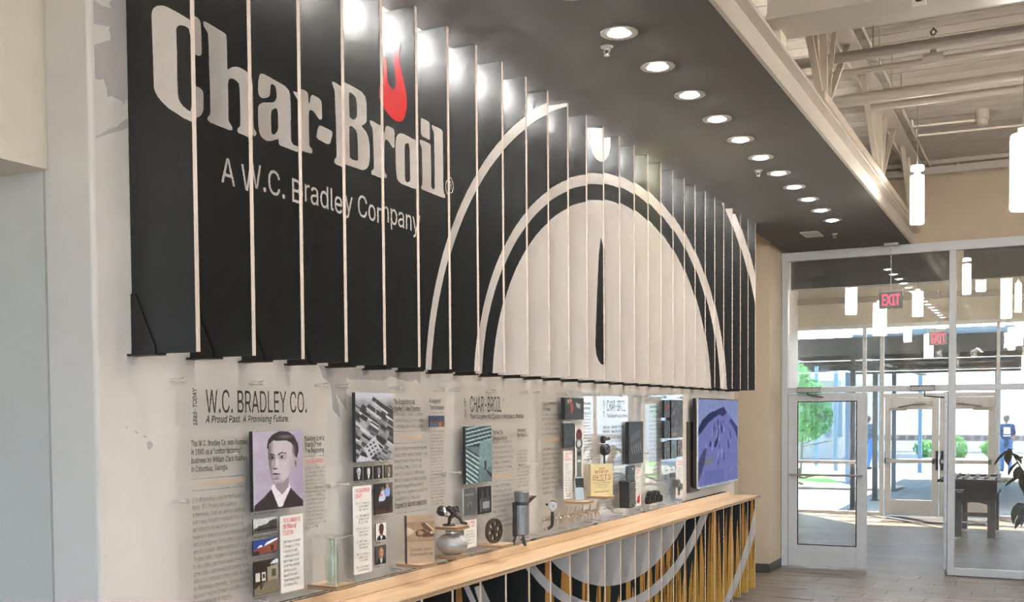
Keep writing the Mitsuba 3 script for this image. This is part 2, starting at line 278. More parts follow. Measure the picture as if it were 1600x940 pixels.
for i, (a, b, lab) in enumerate(((0.345, 1.27, 'outer glass door with a push bar, left of the pair'), (1.285, 2.20, 'outer glass door with a push bar, right of the pair'))):
    dk = put(f'door_{3+i}', [rbox(a, a+0.105, 17.62, 17.665, 0.01, 2.165), rbox(b-0.115, b, 17.62, 17.665, 0.01, 2.165), rbox(a+0.105, b-0.115, 17.62, 17.665, 1.95, 2.165), rbox(a+0.105, b-0.115, 17.62, 17.665, 0.01, 0.297)], 'satin', OAL, kind='structure', label=lab)
    put('pane', bx(a+0.105, b-0.115, 17.64, 17.646, 0.297, 1.95), 'pane', parent=dk)
    put('push_bar', [rbox(a+0.02, b-0.10, 17.545, 17.60, 0.975, 1.045, 0.01)], 'brushed', (0.55, 0.53, 0.5), parent=dk)
    put('bar_end', [rbox(a, a+0.03, 17.54, 17.62, 0.965, 1.055, 0.006), rbox(b-0.10, b-0.06, 17.54, 17.62, 0.965, 1.055, 0.006)], 'satin', (0.05, 0.05, 0.05), parent=dk)
    xp = b-0.045 if i == 0 else a+0.03
    put('pull_handle', rbox(xp, xp+0.04, 17.56, 17.62, 0.85, 1.2, 0.008), 'satin', (0.02, 0.02, 0.02), parent=dk)
    cl = thing('door_closer', 'door closer with its arm over the %s outer door' % ('left' if i == 0 else 'right'), 'door closer', 'door closers')
    xa = a+0.08 if i == 0 else b-0.36
    put('body', rbox(xa, xa+0.30, 17.55, 17.62, 1.93, 1.985, 0.006), 'satin', (0.33, 0.31, 0.28), parent=cl)
    put('arm', tube([(xa+0.15, 17.57, 1.985), (xa+0.4, 17.5, 2.03), (xa+0.65, 17.58, 2.05)] if i == 0 else [(xa+0.15, 17.57, 1.985), (xa-0.1, 17.5, 2.03), (xa-0.3, 17.58, 2.05)], 0.014, 6), 'satin', (0.15, 0.14, 0.13), parent=cl)
    put('bracket', rbox(xa+0.45 if i == 0 else xa-0.42, xa+0.75 if i == 0 else xa-0.15, 17.56, 17.62, 2.03, 2.09, 0.006), 'satin', (0.45, 0.42, 0.38), parent=cl)
put('door_mat', rbox(0.43, 2.1, 16.5, 17.45, -0.006, 0.008, 0.006), 'matte', (0.085, 0.085, 0.085), label='dark doormat in front of the outer doors', cat='doormat')

# ------------------------------------------------------------------ the fins and the artwork cut into slices across them
ART = {'C':[[[-0.206,3.251],[-0.203,3.265],[-0.194,3.28],[-0.18,3.292],[-0.157,3.304],[-0.136,3.309],[-0.094,3.312],[-0.029,3.313],[-0.007,3.306],[0.009,3.308],[0.022,3.303],[0.027,3.294],[0.028,3.258],[0.029,3.193],[0.025,3.182],[0.015,3.175],[-0.002,3.173],[-0.008,3.176],[-0.009,3.214],[-0.029,3.279],[-0.044,3.28],[-0.059,3.278],[-0.073,3.273],[-0.086,3.264],[-0.092,3.25],[-0.092,3.223],[-0.09,3.172],[-0.091,3.121],[-0.091,3.081],[-0.09,3.032],[-0.087,3.015],[-0.077,3.003],[-0.062,2.995],[-0.044,2.991],[-0.029,2.989],[-0.008,3.06],[-0.001,3.063],[0.016,3.064],[0.029,3.06],[0.034,3.048],[0.033,2.998],[0.029,2.983],[0.019,2.969],[0.004,2.956],[-0.008,2.952],[-0.027,2.955],[-0.067,2.956],[-0.103,2.961],[-0.135,2.965],[-0.163,2.975],[-0.185,2.987],[-0.196,2.999],[-0.201,3.01],[-0.202,3.04],[-0.202,3.068],[-0.203,3.128],[-0.205,3.202]]],'h':[[[0.04,3.304],[0.046,3.309],[0.06,3.31],[0.146,3.31],[0.159,3.307],[0.162,3.296],[0.163,3.242],[0.163,3.177],[0.172,3.187],[0.189,3.2],[0.21,3.21],[0.231,3.215],[0.252,3.216],[0.274,3.214],[0.29,3.183],[0.296,3.166],[0.297,3.136],[0.299,3.153],[0.299,3.069],[0.3,2.996],[0.305,2.987],[0.315,2.98],[0.317,2.973],[0.312,2.965],[0.304,2.961],[0.292,2.96],[0.273,2.969],[0.246,2.969],[0.22,2.968],[0.213,2.974],[0.216,2.983],[0.229,2.996],[0.232,3.002],[0.232,3.069],[0.231,3.138],[0.225,3.153],[0.213,3.159],[0.196,3.16],[0.179,3.155],[0.169,3.146],[0.165,3.131],[0.165,3.088],[0.165,2.997],[0.169,2.992],[0.183,2.981],[0.186,2.974],[0.181,2.965],[0.162,2.962],[0.066,2.958],[0.053,2.963],[0.054,2.973],[0.067,2.987],[0.069,2.993],[0.069,3.055],[0.068,3.113],[0.067,3.139],[0.066,3.231],[0.063,3.273],[0.055,3.282],[0.042,3.29],[0.039,3.299]]],'a':[[[0.331,3.156],[0.333,3.179],[0.339,3.2],[0.347,3.21],[0.356,3.214],[0.374,3.216],[0.48,3.216],[0.503,3.214],[0.52,3.206],[0.528,3.194],[0.531,3.166],[0.532,3.092],[0.53,3.087],[0.53,3.019],[0.532,3.008],[0.542,3.0],[0.556,2.998],[0.575,3.003],[0.576,2.977],[0.551,2.976],[0.464,2.971],[0.453,2.974],[0.451,2.984],[0.45,2.994],[0.409,2.974],[0.383,2.965],[0.361,2.965],[0.343,2.972],[0.333,2.983],[0.329,3.01],[0.328,3.067],[0.33,3.079],[0.337,3.09],[0.349,3.099],[0.367,3.108],[0.417,3.124],[0.431,3.133],[0.441,3.147],[0.444,3.166],[0.441,3.182],[0.435,3.193],[0.423,3.196],[0.414,3.195],[0.406,3.186],[0.403,3.172],[0.403,3.154],[0.397,3.141],[0.383,3.131],[0.362,3.122],[0.345,3.12],[0.334,3.126],[0.33,3.142]],[[0.449,3.097],[0.451,3.039],[0.444,3.021],[0.428,3.005],[0.418,3.0],[0.407,3.003],[0.405,3.02],[0.405,3.069],[0.409,3.09],[0.421,3.101],[0.435,3.108],[0.444,3.107]]],'r':[[[0.549,3.212],[0.557,3.215],[0.575,3.216],[0.59,3.215],[0.623,3.219],[0.635,3.217],[0.641,3.205],[0.642,3.164],[0.647,3.171],[0.658,3.208],[0.666,3.217],[0.678,3.219],[0.715,3.219],[0.73,3.213],[0.734,3.196],[0.734,3.144],[0.729,3.135],[0.718,3.132],[0.708,3.135],[0.682,3.149],[0.667,3.153],[0.654,3.152],[0.645,3.143],[0.642,3.127],[0.641,3.06],[0.643,3.006],[0.648,2.999],[0.66,2.995],[0.663,2.987],[0.657,2.976],[0.652,2.974],[0.594,2.969],[0.581,2.983],[0.581,3.058],[0.582,3.185],[0.574,3.19],[0.561,3.199],[0.551,3.206]]],'-':[[[0.714,3.106],[0.728,3.11],[0.8,3.111],[0.808,3.104],[0.805,3.092],[0.791,3.057],[0.78,3.048],[0.766,3.045],[0.703,3.047],[0.693,3.053],[0.695,3.066],[0.704,3.093]]],'B':[[[0.81,3.317],[0.817,3.322],[0.827,3.323],[0.872,3.323],[0.888,3.326],[0.998,3.329],[1.027,3.328],[1.051,3.317],[1.061,3.296],[1.063,3.254],[1.061,3.21],[1.051,3.198],[1.03,3.185],[1.009,3.177],[1.03,3.174],[1.06,3.16],[1.077,3.14],[1.084,3.112],[1.085,3.059],[1.078,3.027],[1.062,3.005],[1.035,2.989],[1.014,2.985],[0.891,2.977],[0.872,2.979],[0.835,2.978],[0.822,2.98],[0.818,2.99],[0.822,2.998],[0.835,3.009],[0.837,3.016],[0.836,3.107],[0.834,3.186],[0.831,3.203],[0.831,3.269],[0.829,3.289],[0.818,3.301],[0.81,3.31]],[[0.925,3.294],[0.939,3.297],[0.962,3.295],[0.979,3.286],[0.985,3.268],[0.987,3.217],[0.98,3.202],[0.966,3.19],[0.951,3.185],[0.934,3.187],[0.925,3.195],[0.924,3.259]],[[0.924,3.147],[0.939,3.155],[0.959,3.153],[0.976,3.145],[0.986,3.13],[0.988,3.101],[0.99,3.027],[0.985,3.018],[0.97,3.014],[0.944,3.012],[0.927,3.014],[0.924,3.023],[0.923,3.099]]],'r2':[[[1.086,3.219],[1.09,3.224],[1.105,3.226],[1.18,3.227],[1.192,3.17],[1.203,3.203],[1.211,3.218],[1.223,3.223],[1.274,3.224],[1.283,3.214],[1.283,3.144],[1.277,3.136],[1.263,3.135],[1.233,3.154],[1.215,3.158],[1.202,3.154],[1.195,3.141],[1.192,3.014],[1.199,3.004],[1.214,2.994],[1.21,2.983],[1.191,2.979],[1.181,2.989],[1.1,2.987],[1.093,2.993],[1.096,3.002],[1.113,3.013],[1.117,3.021],[1.115,3.123],[1.112,3.184],[1.108,3.196],[1.092,3.207]]],'o':[[[1.293,3.17],[1.299,3.191],[1.314,3.21],[1.337,3.221],[1.361,3.226],[1.479,3.228],[1.476,3.201],[1.48,3.12],[1.48,3.004],[1.473,2.99],[1.474,2.997],[1.455,2.992],[1.356,2.988],[1.319,2.991],[1.301,3.003],[1.295,3.03],[1.291,3.109]],[[1.373,3.169],[1.378,3.182],[1.394,3.192],[1.411,3.194],[1.419,3.181],[1.421,3.119],[1.422,3.028],[1.412,3.014],[1.395,3.007],[1.379,3.009],[1.372,3.026]]],'dot':[[[1.514,3.326],[1.523,3.331],[1.585,3.334],[1.6,3.329],[1.601,3.25],[1.593,3.247],[1.528,3.245],[1.514,3.251]]],'il':[[[1.504,3.223],[1.518,3.226],[1.598,3.23],[1.606,3.222],[1.609,3.123],[1.609,3.024],[1.624,3.015],[1.639,3.019],[1.645,3.027],[1.645,3.163],[1.643,3.287],[1.637,3.3],[1.625,3.309],[1.62,3.322],[1.63,3.329],[1.718,3.333],[1.731,3.327],[1.732,3.21],[1.732,3.053],[1.738,3.024],[1.752,3.012],[1.749,2.999],[1.733,2.996],[1.523,2.989],[1.511,2.994],[1.512,3.004],[1.522,3.014],[1.524,3.034],[1.522,3.18],[1.518,3.193],[1.503,3.204],[1.501,3.218]]],'flame':[[[1.344,3.649],[1.331,3.641],[1.307,3.616],[1.289,3.586],[1.284,3.556],[1.287,3.52],[1.296,3.485],[1.302,3.45],[1.299,3.426],[1.285,3.406],[1.271,3.403],[1.249,3.407],[1.232,3.422],[1.224,3.447],[1.225,3.494],[1.219,3.515],[1.204,3.53],[1.199,3.533],[1.196,3.497],[1.194,3.442],[1.177,3.411],[1.17,3.378],[1.171,3.351],[1.179,3.328],[1.195,3.292],[1.225,3.279],[1.26,3.269],[1.295,3.266],[1.332,3.272],[1.36,3.286],[1.383,3.316],[1.397,3.358],[1.399,3.397],[1.391,3.432],[1.373,3.474],[1.351,3.514],[1.338,3.542],[1.334,3.574],[1.337,3.608],[1.345,3.639]]],'tick':[[[3.643,3.787],[3.641,3.685],[3.678,3.633],[3.751,3.609],[3.84,3.612],[3.886,3.625],[3.896,3.624],[3.973,3.68],[4.012,3.748],[4.012,3.813],[3.883,3.851]]],'needle':[[[3.836,3.104],[3.877,3.058],[3.892,3.016],[3.89,2.244],[3.835,2.245],[3.788,2.262],[3.742,2.303],[3.721,2.367],[3.735,2.521],[3.763,2.754],[3.797,2.99]]],'tick2':[[[2.017,0.989],[2.095,0.991],[2.206,0.86],[2.104,0.841]]]}
VX, VY, VZ = 2.75, -2.65, 1.78            # the spot in the lobby from which the sliced artwork was laid out to line up
def apoly(k): return Polygon(ART[k][0], [h for h in ART[k][1:]]).buffer(0)
def round_(g, r=0.004): return g.buffer(r).buffer(-2*r).buffer(r)
def ell(cy, cz, a, ratio): return affinity.scale(Polygon([(cy+math.cos(t)*a, cz+math.sin(t)*a) for t in np.linspace(0, 2*math.pi, 400, endpoint=False)]), 1, ratio, origin=(cy, cz))
disc = ell(4.354, 2.039, 2.117, 0.640)
ring_2 = ell(4.511, 2.032, 2.479, 0.629).difference(ell(4.442, 2.033, 2.334, 0.633))
ring_3 = ell(5.172, 1.992, 3.643, 0.618).difference(ell(5.055, 1.982, 3.472, 0.624))
letters = [round_(apoly(k)) for k in ('C', 'h', 'a', 'r', '-', 'B', 'r2', 'o', 'dot', 'il')]
tag = affinity.translate(text2d('A W.C. Bradley Company', 0.094, 1.385, simp=0.006), 0.118, 0)
tag = affinity.affine_transform(tag, [1, 0, 0.020, 1, 0, 2.759])
rg = affinity.scale(Polygon([(1.79+0.035*math.cos(t), 3.06+0.035*math.sin(t)) for t in np.linspace(0, 2*math.pi, 40)]), 1, 1.15)
rmark = rg.difference(rg.buffer(-0.006)).union(affinity.translate(text2d('R', 0.038, 0.026, True), 1.778, 3.042))
letters_all = unary_union(letters+[tag.buffer(0), rmark])
white_up = unary_union([disc.difference(round_(apoly('needle'), 0.002)), ring_2, ring_3, apoly('tick'), letters_all])
red_up = round_(apoly('flame'), 0.006)
# flames of the lower fins: tall spikes rising from a solid bed
fl = random.Random(5); spikes = []
s = -0.35
while s < 8.5:
    low = s < 2.75
    w = fl.uniform(0.12, 0.26); top = fl.uniform(0.6, 1.5) if not low else fl.choice([0.4, 0.7, 1.0, 1.3]); lean = fl.uniform(-0.06, 0.07); c = s+w/2; hh = top-0.2
    spikes.append(Polygon([(c-w*0.62, -0.1), (c-w*0.55, 0.2), (c-w*0.40+lean*0.3, 0.2+hh*0.5), (c-w*0.16+lean*0.8, 0.2+hh*0.85), (c+lean, top), (c+w*0.14+lean*0.8, 0.2+hh*0.82), (c+w*0.36+lean*0.35, 0.2+hh*0.5), (c+w*0.55, 0.2), (c+w*0.62, -0.1)]))
    s += w*(fl.uniform(0.95, 1.15) if not low else fl.uniform(1.2, 2.4))
flames = unary_union([p.buffer(0) for p in spikes])
slits = unary_union([Polygon([(s0, z0), (s0+0.01, z0+0.25), (s0+0.03+dx, z0+0.55), (s0+0.028, z0+0.25)]) for s0, z0, dx in [(fl.uniform(0, 8.2), fl.uniform(0.0, 0.5), fl.uniform(-.03, .03)) for _ in range(120)]])
white_lo = unary_union([disc, ring_2, ring_3, Polygon(ART['tick2'][0])])
orange_lo = flames.difference(slits).difference(white_lo)
def on_fin(g, yk, zb, zt):
    """the slice of the flat artwork that falls on the near face of the fin at yk, in (x, z)"""
    t0 = (VX-D)/(VX-0.004); s0 = VY+(yk-VY)*t0
    g = g.intersection(sbox(s0, -1, yk, 5))
    out = []
    def mp(r):
        r = np.asarray(r); t = (r[:, 0]-VY)/(yk-VY); return np.column_stack([VX-(VX-D)/t, VZ+(r[:, 1]-VZ)/t])
    for p in geoms(g):
        q = Polygon(mp(p.segmentize(0.05).exterior.coords), [mp(h.coords) for h in p.interiors]).buffer(0)
        out += geoms(q.intersection(sbox(0.003, zb, D-0.0005, zt)))
    return MultiPolygon(out) if out else None
import manifold3d as m3
def slab_xz(g, y0, y1):
    cs = m3.CrossSection([np.array(r.coords[:-1]) for p in geoms(g.simplify(0.0003)) for r in (p.exterior, *p.interiors)], m3.FillRule.EvenOdd)
    m = m3.Manifold.extrude(cs, y1-y0).refine_to_length(0.09).to_mesh(); v = m.vert_properties[:, :3]
    return trimesh.Trimesh(np.column_stack([v[:, 0], y1-v[:, 2], v[:, 1]]), m.tri_verts, process=False)
BLACK, CREAM, PRINT, RED, ORANGE = (0.0125, 0.0145, 0.0145), (0.50, 0.43, 0.385), (0.68, 0.615, 0.565), (0.75, 0.045, 0.045), (0.52, 0.265, 0.06)
ORD = 'first second third fourth fifth sixth seventh eighth ninth tenth eleventh twelfth thirteenth fourteenth fifteenth sixteenth seventeenth eighteenth nineteenth twentieth twenty-first twenty-second twenty-third twenty-fourth twenty-fifth twenty-sixth twenty-seventh twenty-eighth'.split()
def what_up(i):
    if i == 0: return 'black with part of a white letter C'
    if i < 7: return 'black with %s' % ('slices of white letters', 'slices of white letters', 'white letters r and B', 'a white B and small words', 'a red flame and white letters', 'the white letters i and l')[i-1]
    if i < 9: return 'black crossed by white arcs'
    if i in (13, 14): return 'dial face under a white notch'
    if i < 22: return 'slice of the white dial face'
    return 'black with a slice of a white arc'
def fin_box(y0, zb, zt): return bx(0.0, D-0.0015, y0, y0+FT, zb, zt)
for i in range(28):
    y1 = i*PITCHF; y0 = y1-FT
    f = thing('upper_fin', '%s upper fin from the left, %s' % (ORD[i], what_up(i)), 'fin', 'upper row of fins')
    put('board', fin_box(y0, 2.142, 3.866), 'fin_black', BLACK, parent=f)
    put('front_edge', bx(D-0.0015, D, y0+0.001, y1-0.001, 2.142, 3.866), 'matte', CREAM, parent=f)
    g = on_fin(white_up, y0, 2.142, 3.866)
    for q_ in (geoms(g) if g is not None else []): put('white_print', slab_xz(q_, y0-0.0009, y0), 'satin', PRINT, parent=f)
    g = on_fin(red_up, y0, 2.142, 3.866)
    for q_ in (geoms(g) if g is not None else []): put('red_print', prism_xz(q_, y0-0.0011, y0), 'satin', RED, parent=f)
    put('bracket', [prism_xz(Polygon([(0.001, 2.142), (0.001, 2.365), (0.022, 2.365), (0.118, 2.165), (0.118, 2.142)]), y0-0.007, y0-0.001), bx(0.001, 0.142, y0-0.03, y1+0.002, 2.134, 2.142)], 'satin', (0.008, 0.008, 0.008), parent=f)
    h = thing('lower_fin', '%s lower fin from the left under the counter, %s' % (ORD[i], 'mostly black with few flames' if i < 9 else 'grey dial face over flames' if i < 20 else 'tall orange flames, white band'), 'fin', 'lower row of fins')
    put('board', fin_box(y0, 0.072, 1.0135), 'fin_black', BLACK, parent=h)
    put('front_edge', bx(D-0.0015, D, y0+0.001, y1-0.001, 0.072, 1.0135), 'matte', (0.52, 0.44, 0.36), parent=h)
    for nm, gg, cc in (('white_print', white_lo, (0.52, 0.49, 0.47)), ('flame_print', orange_lo, ORANGE)):
        g = on_fin(gg, y0, 0.072, 1.0135)
        for q_ in (geoms(g) if g is not None else []):
            if q_.area > 4e-4:
                m_ = slab_xz(q_, y0-0.0009, y0); zz_ = np.clip(m_.vertices[:, 2:3]/1.0, 0, 1)
                put(nm, m_, 'satin', cc if nm == 'white_print' else np.array((0.50, 0.30, 0.05))*(1-zz_)+np.array((0.52, 0.225, 0.065))*zz_, parent=h)
put('plinth', bx(0.0005, 0.10, -0.17, 8.10, 0.0, 0.0715), 'matte', (0.02, 0.02, 0.02), label='black plinth that the lower fins stand on', cat='plinth')

# ------------------------------------------------------------------ the birch counter
ct = thing('counter', 'long birch plywood counter running along the display wall', 'counter')
put('top', bx(0.0005, 0.328, -0.17, 8.24, 1.0145, 1.039), 'birch', parent=ct)
put('front_edge', bx(0.328, 0.330, -0.17, 8.24, 1.0145, 1.039), 'birch_edge', parent=ct)
put('end_edge', bx(0.0005, 0.330, 8.24, 8.242, 1.0145, 1.039), 'birch_edge', parent=ct)
put('batten', bx(0.0005, 0.06, -0.17, 7.97, 1.039, 1.088), 'matte', (0.03, 0.025, 0.02), parent=ct)
put('batten', bx(0.06, 0.066, -0.17, 7.97, 1.06, 1.08), 'matte', (0.03, 0.025, 0.02), parent=ct)
for a, b in ((-0.17, 1.82), (1.822, 4.18), (4.182, 7.97)):
    put('backsplash', bx(0.065, 0.085, a, b, 1.0415, 1.091 if a < 4 else 1.093), 'birch', parent=ct)

# ------------------------------------------------------------------ lamps and fittings in the ceilings
def emit(mesh, L, color, parent, name): 
    k = numbered(f'{parent}__{name}')
    scene[k] = mikit.ply(mesh, 'matte', smooth=False, color=np.tile((0.8, 0.8, 0.8), (len(meshkit.arrays(mesh)[0]), 1)))
    scene[k]['emitter'] = {'type': 'area', 'radiance': rgb([L*c for c in color])}
    return k
def ring(r0, r1, z0, z1, at, n=32): return lathe([(r0, z0), (r1, z0), (r1, z1), (r0, z1), (r0, z0)], n, at)
for i in range(-4, 11):
    y = 2.286+0.6025*i; x = 1.043
    dl = thing('downlight', 'round recessed downlight, %s' % ('out of frame, %s from the camera end of its row' % ORD[i+4] if i < -1 else 'cut by the top edge of the photo' if i == -1 else '%s in view along the grey ceiling counted from the camera' % ORD[i]), 'ceiling light', 'downlights')
    put('trim_ring', ring(0.062, 0.097, -0.006, 0.0, (x, y, ZC)), 'satin', (0.35, 0.33, 0.31), smooth=30, parent=dl)
    put('reflector', lathe([(0.063, -0.002), (0.055, 0.012), (0.05, 0.02)], 32, (x, y, ZC)), 'gloss', (0.7, 0.7, 0.68), smooth=30, parent=dl)
    emit(lathe([(0, -0.020), (0.03, -0.018), (0.05, -0.010), (0.058, 0.0)], 24, (x, y, ZC)), L_DOWN, WARM, dl, 'lens')
# a short lamp at the wall in each gap between two fins, just under the slot in the ceiling
COVE = [.03, .05, .12, .7, .8, 1.0, .9, .95, 1.0, .75, .6, .6, 1.2, .9, .9, 1.6, 1.3, 1.1, .85, .7, .6, .55, .5, .45, .4, .3, .15]
for i, k_ in enumerate(COVE):
    y = (i+1)*PITCHF-FT/2-PITCHF/2; c = (1.0, .94, .62) if i in (15, 16) else (1.0, .96, .90)
    cv = thing('fin_lamp', 'short lamp at the wall above the gap behind the %s upper fin' % ORD[i], 'lamp', 'lamps between the upper fins')
    put('bracket', bx(0.0005, 0.05, y-0.01, y+0.01, 3.833, 3.841), 'satin', (0.4, 0.4, 0.4), parent=cv)
    emit(cyl((0.05, y-0.09, 3.825), (0.05, y+0.09, 3.825), 0.008, 10), L_COVE*k_, c, cv, 'tube')
for x, y, lab in ((0.908, 2.453, 'pendent sprinkler head below the first downlight in view'), (0.917, 5.733, 'pendent sprinkler head below the seventh downlight'), (0.914, 9.187, 'pendent sprinkler head at the far end of the grey ceiling')):
    sp = thing('sprinkler', lab, 'sprinkler', 'sprinklers')
    put('escutcheon', lathe([(0, -0.008), (0.03, -0.006), (0.036, 0.0)], 24, (x, y, ZC)), 'satin', (0.45, 0.44, 0.42), smooth=30, parent=sp)
    put('frame', [tube([(x-0.004, y, ZC-0.005), (x-0.017, y, ZC-0.022), (x-0.004, y, ZC-0.042)], 0.004, 6), tube([(x+0.004, y, ZC-0.005), (x+0.017, y, ZC-0.022), (x+0.004, y, ZC-0.042)], 0.004, 6), cyl((x, y, ZC-0.005), (x, y, ZC-0.016), 0.007)], 'metal', (0.75, 0.74, 0.72), parent=sp)
    put('deflector', cyl((x, y, ZC-0.047), (x, y, ZC-0.043), 0.016), 'metal', (0.75, 0.74, 0.72), parent=sp)
vt = thing('ceiling_vent', 'flat square grille in the far part of the grey ceiling', 'vent')
put('frame', [bx(0.59, 0.785, 8.89, 8.91, ZC-0.008, ZC), bx(0.59, 0.785, 9.24, 9.26, ZC-0.008, ZC), bx(0.59, 0.61, 8.9, 9.25, ZC-0.008, ZC), bx(0.765, 0.785, 8.9, 9.25, ZC-0.008, ZC)], 'satin', (0.4, 0.39, 0.38), parent=vt)
put('grille', [bx(0.61, 0.765, 8.915+0.022*i, 8.93+0.022*i, ZC-0.006, ZC) for i in range(15)], 'satin', (0.4, 0.39, 0.38), parent=vt)

# roof steel: edge truss, joists, conduits, beam
PSTEEL = (0.42, 0.378, 0.33)
bm = thing('roof_beam', 'large cream box beam crossing the room at the top of the photo', 'beam')
put('web', bx(1.62, 9.0, 3.06, 3.10, 4.10, 4.74), 'matte', PSTEEL, parent=bm); put('bottom_flange', bx(1.62, 9.0, 3.03, 3.40, 4.075, 4.10), 'satin', PSTEEL, parent=bm)
put('end_post', [bx(1.585, 1.66, 3.22, 3.36, 4.01, 4.74)], 'satin', (0.66, 0.60, 0.52), parent=bm)
tr = thing('edge_truss', 'cream steel truss along the edge of the grey ceiling', 'truss')
put('bottom_chord', [bar((1.655, 4.45, 4.03), (1.655, 10.33, 4.035), 0.05, 0.06), bar((1.60, 4.45, 4.02), (1.60, 10.33, 4.02), 0.012, 0.05)], 'satin', (0.46, 0.40, 0.33), parent=tr)
put('top_chord', [bx(1.60, 1.73, 3.5, 10.33, 4.67, 4.70), bx(1.57, 1.60, 3.5, 10.33, 4.63, 4.73)], 'satin', PSTEEL, parent=tr)
put('deck_angle', [tube([(1.80, 3.5, 4.70), (1.80, 10.3, 4.70)], 0.014, 6)], 'satin', (0.5, 0.45, 0.39), parent=tr)
for j, y in enumerate((4.55, 7.2, 9.85)):
    for dy, r in ((-0.95, 0.022), (-0.42, 0.016), (0.0, 0.026), (0.42, 0.016), (0.95, 0.022)):
        if 3.4 < y+dy < 10.3: put('web_member', bar((1.65, y+0.15*np.sign(dy), 4.05), (1.65, y+dy, 4.67), 2*r, r), 'satin', (0.50, 0.44, 0.37), parent=tr)
wb = thing('wall_truss', 'second cream truss behind the edge truss, nearer the wall', 'truss')
put('bottom_chord', bar((1.05, 3.6, 4.10), (1.05, 10.33, 4.10), 0.05), 'satin', PSTEEL, parent=wb); put('top_chord', bx(1.0, 1.10, 3.4, 10.33, 4.68, 4.72), 'satin', PSTEEL, parent=wb)
for j in range(7):
    y = 3.9+0.92*j
    for dy in (-0.4, 0.0, 0.4): put('web_member', bar((1.05, y, 4.11), (1.05, y+dy, 4.69), 0.045, 0.03), 'satin', PSTEEL, parent=wb)
for y, z, r, c, lab in ((5.05, 4.45, 0.036, (0.26, 0.24, 0.215), 'dark grey pipe close behind the big beam'), (5.36, 4.43, 0.024, PSTEEL, 'thin cream pipe with the upright sprinkler on it'), (6.05, 4.42, 0.046, PSTEEL, 'thick cream pipe, the widest under the roof deck'), (6.65, 4.50, 0.030, PSTEEL, 'cream pipe just behind the widest pipe')):
    pp = thing('roof_pipe', lab, 'pipe', 'pipes under the roof deck')
    put('run', cyl((1.2, y, z), (8.95, y, z), r, 20), 'satin', c, smooth=40, parent=pp)
    for xh in (1.9, 4.4, 6.9): put('hanger', cyl((xh, y, z+r), (xh, y, 4.745), 0.005, 6), 'satin', c, parent=pp)
jj = thing('roof_joist', 'cream roof joist lying close to the tan end wall', 'joist')
put('bottom_chord', bx(1.2, 8.95, 10.06, 10.14, 4.595, 4.675), 'satin', PSTEEL, parent=jj); put('top_chord', bx(1.2, 8.95, 10.06, 10.14, 4.70, 4.745), 'satin', PSTEEL, parent=jj)
for i in range(12): put('web_member', bar((1.5+0.6*i, 10.1, 4.67), (1.5+0.6*i, 10.1, 4.705), 0.03), 'satin', PSTEEL, parent=jj)
for pts, lab in (([(1.83, 8.06, 4.72), (1.84, 8.09, 4.66), (2.383, 8.13, 4.66)], 'thin cream conduit ending at a round box under the roof deck'), ([(1.83, 8.45, 4.72), (1.84, 8.47, 4.66), (4.5, 8.65, 4.66), (4.6, 8.65, 4.74)], 'longer cream conduit running under the roof deck')):
    put('conduit', tube(pts, 0.012, 8), 'satin', (0.62, 0.56, 0.48), label=lab, cat='conduit', group='conduits')
put('junction_box', [cyl((2.45, 8.13, 4.66), (2.45, 8.13, 4.745), 0.06), cyl((2.45, 8.13, 4.61), (2.45, 8.13, 4.66), 0.05, 16)], 'satin', PSTEEL, smooth=40, label='round cream box on the roof deck at the end of a thin conduit', cat='junction box')
us = thing('upright_sprinkler', 'upright sprinkler on a stub pipe below the roof deck', 'sprinkler')
put('stub_pipe', [cyl((2.27, 5.36, 4.45), (2.27, 5.36, 4.60), 0.022), cyl((2.2, 5.36, 4.45), (2.34, 5.36, 4.45), 0.035)], 'satin', PSTEEL, parent=us)
put('head', tube([(2.27, 5.36, 4.60), (2.25, 5.36, 4.63), (2.27, 5.36, 4.66), (2.29, 5.36, 4.63), (2.27, 5.36, 4.60)], 0.006, 6), 'satin', (0.08, 0.08, 0.08), parent=us)
st = thing('wire_cover', 'small perforated strap plate on the beam', 'strap')
put('plate', rbox(2.38, 2.45, 3.02, 3.06, 4.02, 4.10, 0.003), 'satin', (0.62, 0.57, 0.5), parent=st)
for q_ in range(4): put('slot', bx(2.40, 2.43, 3.012, 3.021, 4.03+0.018*q_, 4.038+0.018*q_), 'matte', (0.03, 0.03, 0.03), parent=st)
def pendant(x, y, zb, zt, r, ztop, lab, group='pendant lamps', k_=1.0):
    p = thing('pendant_lamp', lab, 'pendant lamp', group)
    emit(lathe([(0, zb), (r*0.9, zb), (r, zb+0.012), (r, zt-0.012), (r*0.9, zt), (0, zt)], 28, (x, y, 0)), L_PEND*k_, (1.0, 0.93, 0.83), p, 'shade')
    put('cap', cyl((x, y, zt), (x, y, zt+0.04), r*0.45, 20), 'satin', (0.55, 0.52, 0.47), smooth=40, parent=p)
    put('cable', cyl((x, y, zt+0.04), (x, y, ztop), 0.004, 6), 'satin', (0.25, 0.23, 0.2), parent=p)
    put('canopy', lathe([(0, -0.03), (0.06, -0.025), (0.07, 0)], 24, (x, y, ztop)), 'satin', (0.6, 0.56, 0.5), smooth=40, parent=p)
    return p
pa = pendant(1.973, 7.21, 3.575, 4.004, 0.061, 4.745, 'white cylinder pendant lamp hanging left of the others before the tan end wall')
emit(lathe([(0, 4.045), (0.055, 4.045), (0.06, 4.06), (0.055, 4.09), (0, 4.092)], 24, (1.973, 7.21, 0)), L_PEND*0.6, (1.0, 0.9, 0.76), pa, 'upper_ring')
pb = pendant(2.87, 4.98, 3.243, 3.743, 0.083, 4.745, 'large white cylinder pendant lamp at the right edge, upper of the two')
pendant(2.93, 6.3, 2.93, 3.37, 0.075, 4.745, 'white cylinder pendant lamp at the right edge, lower of the two')
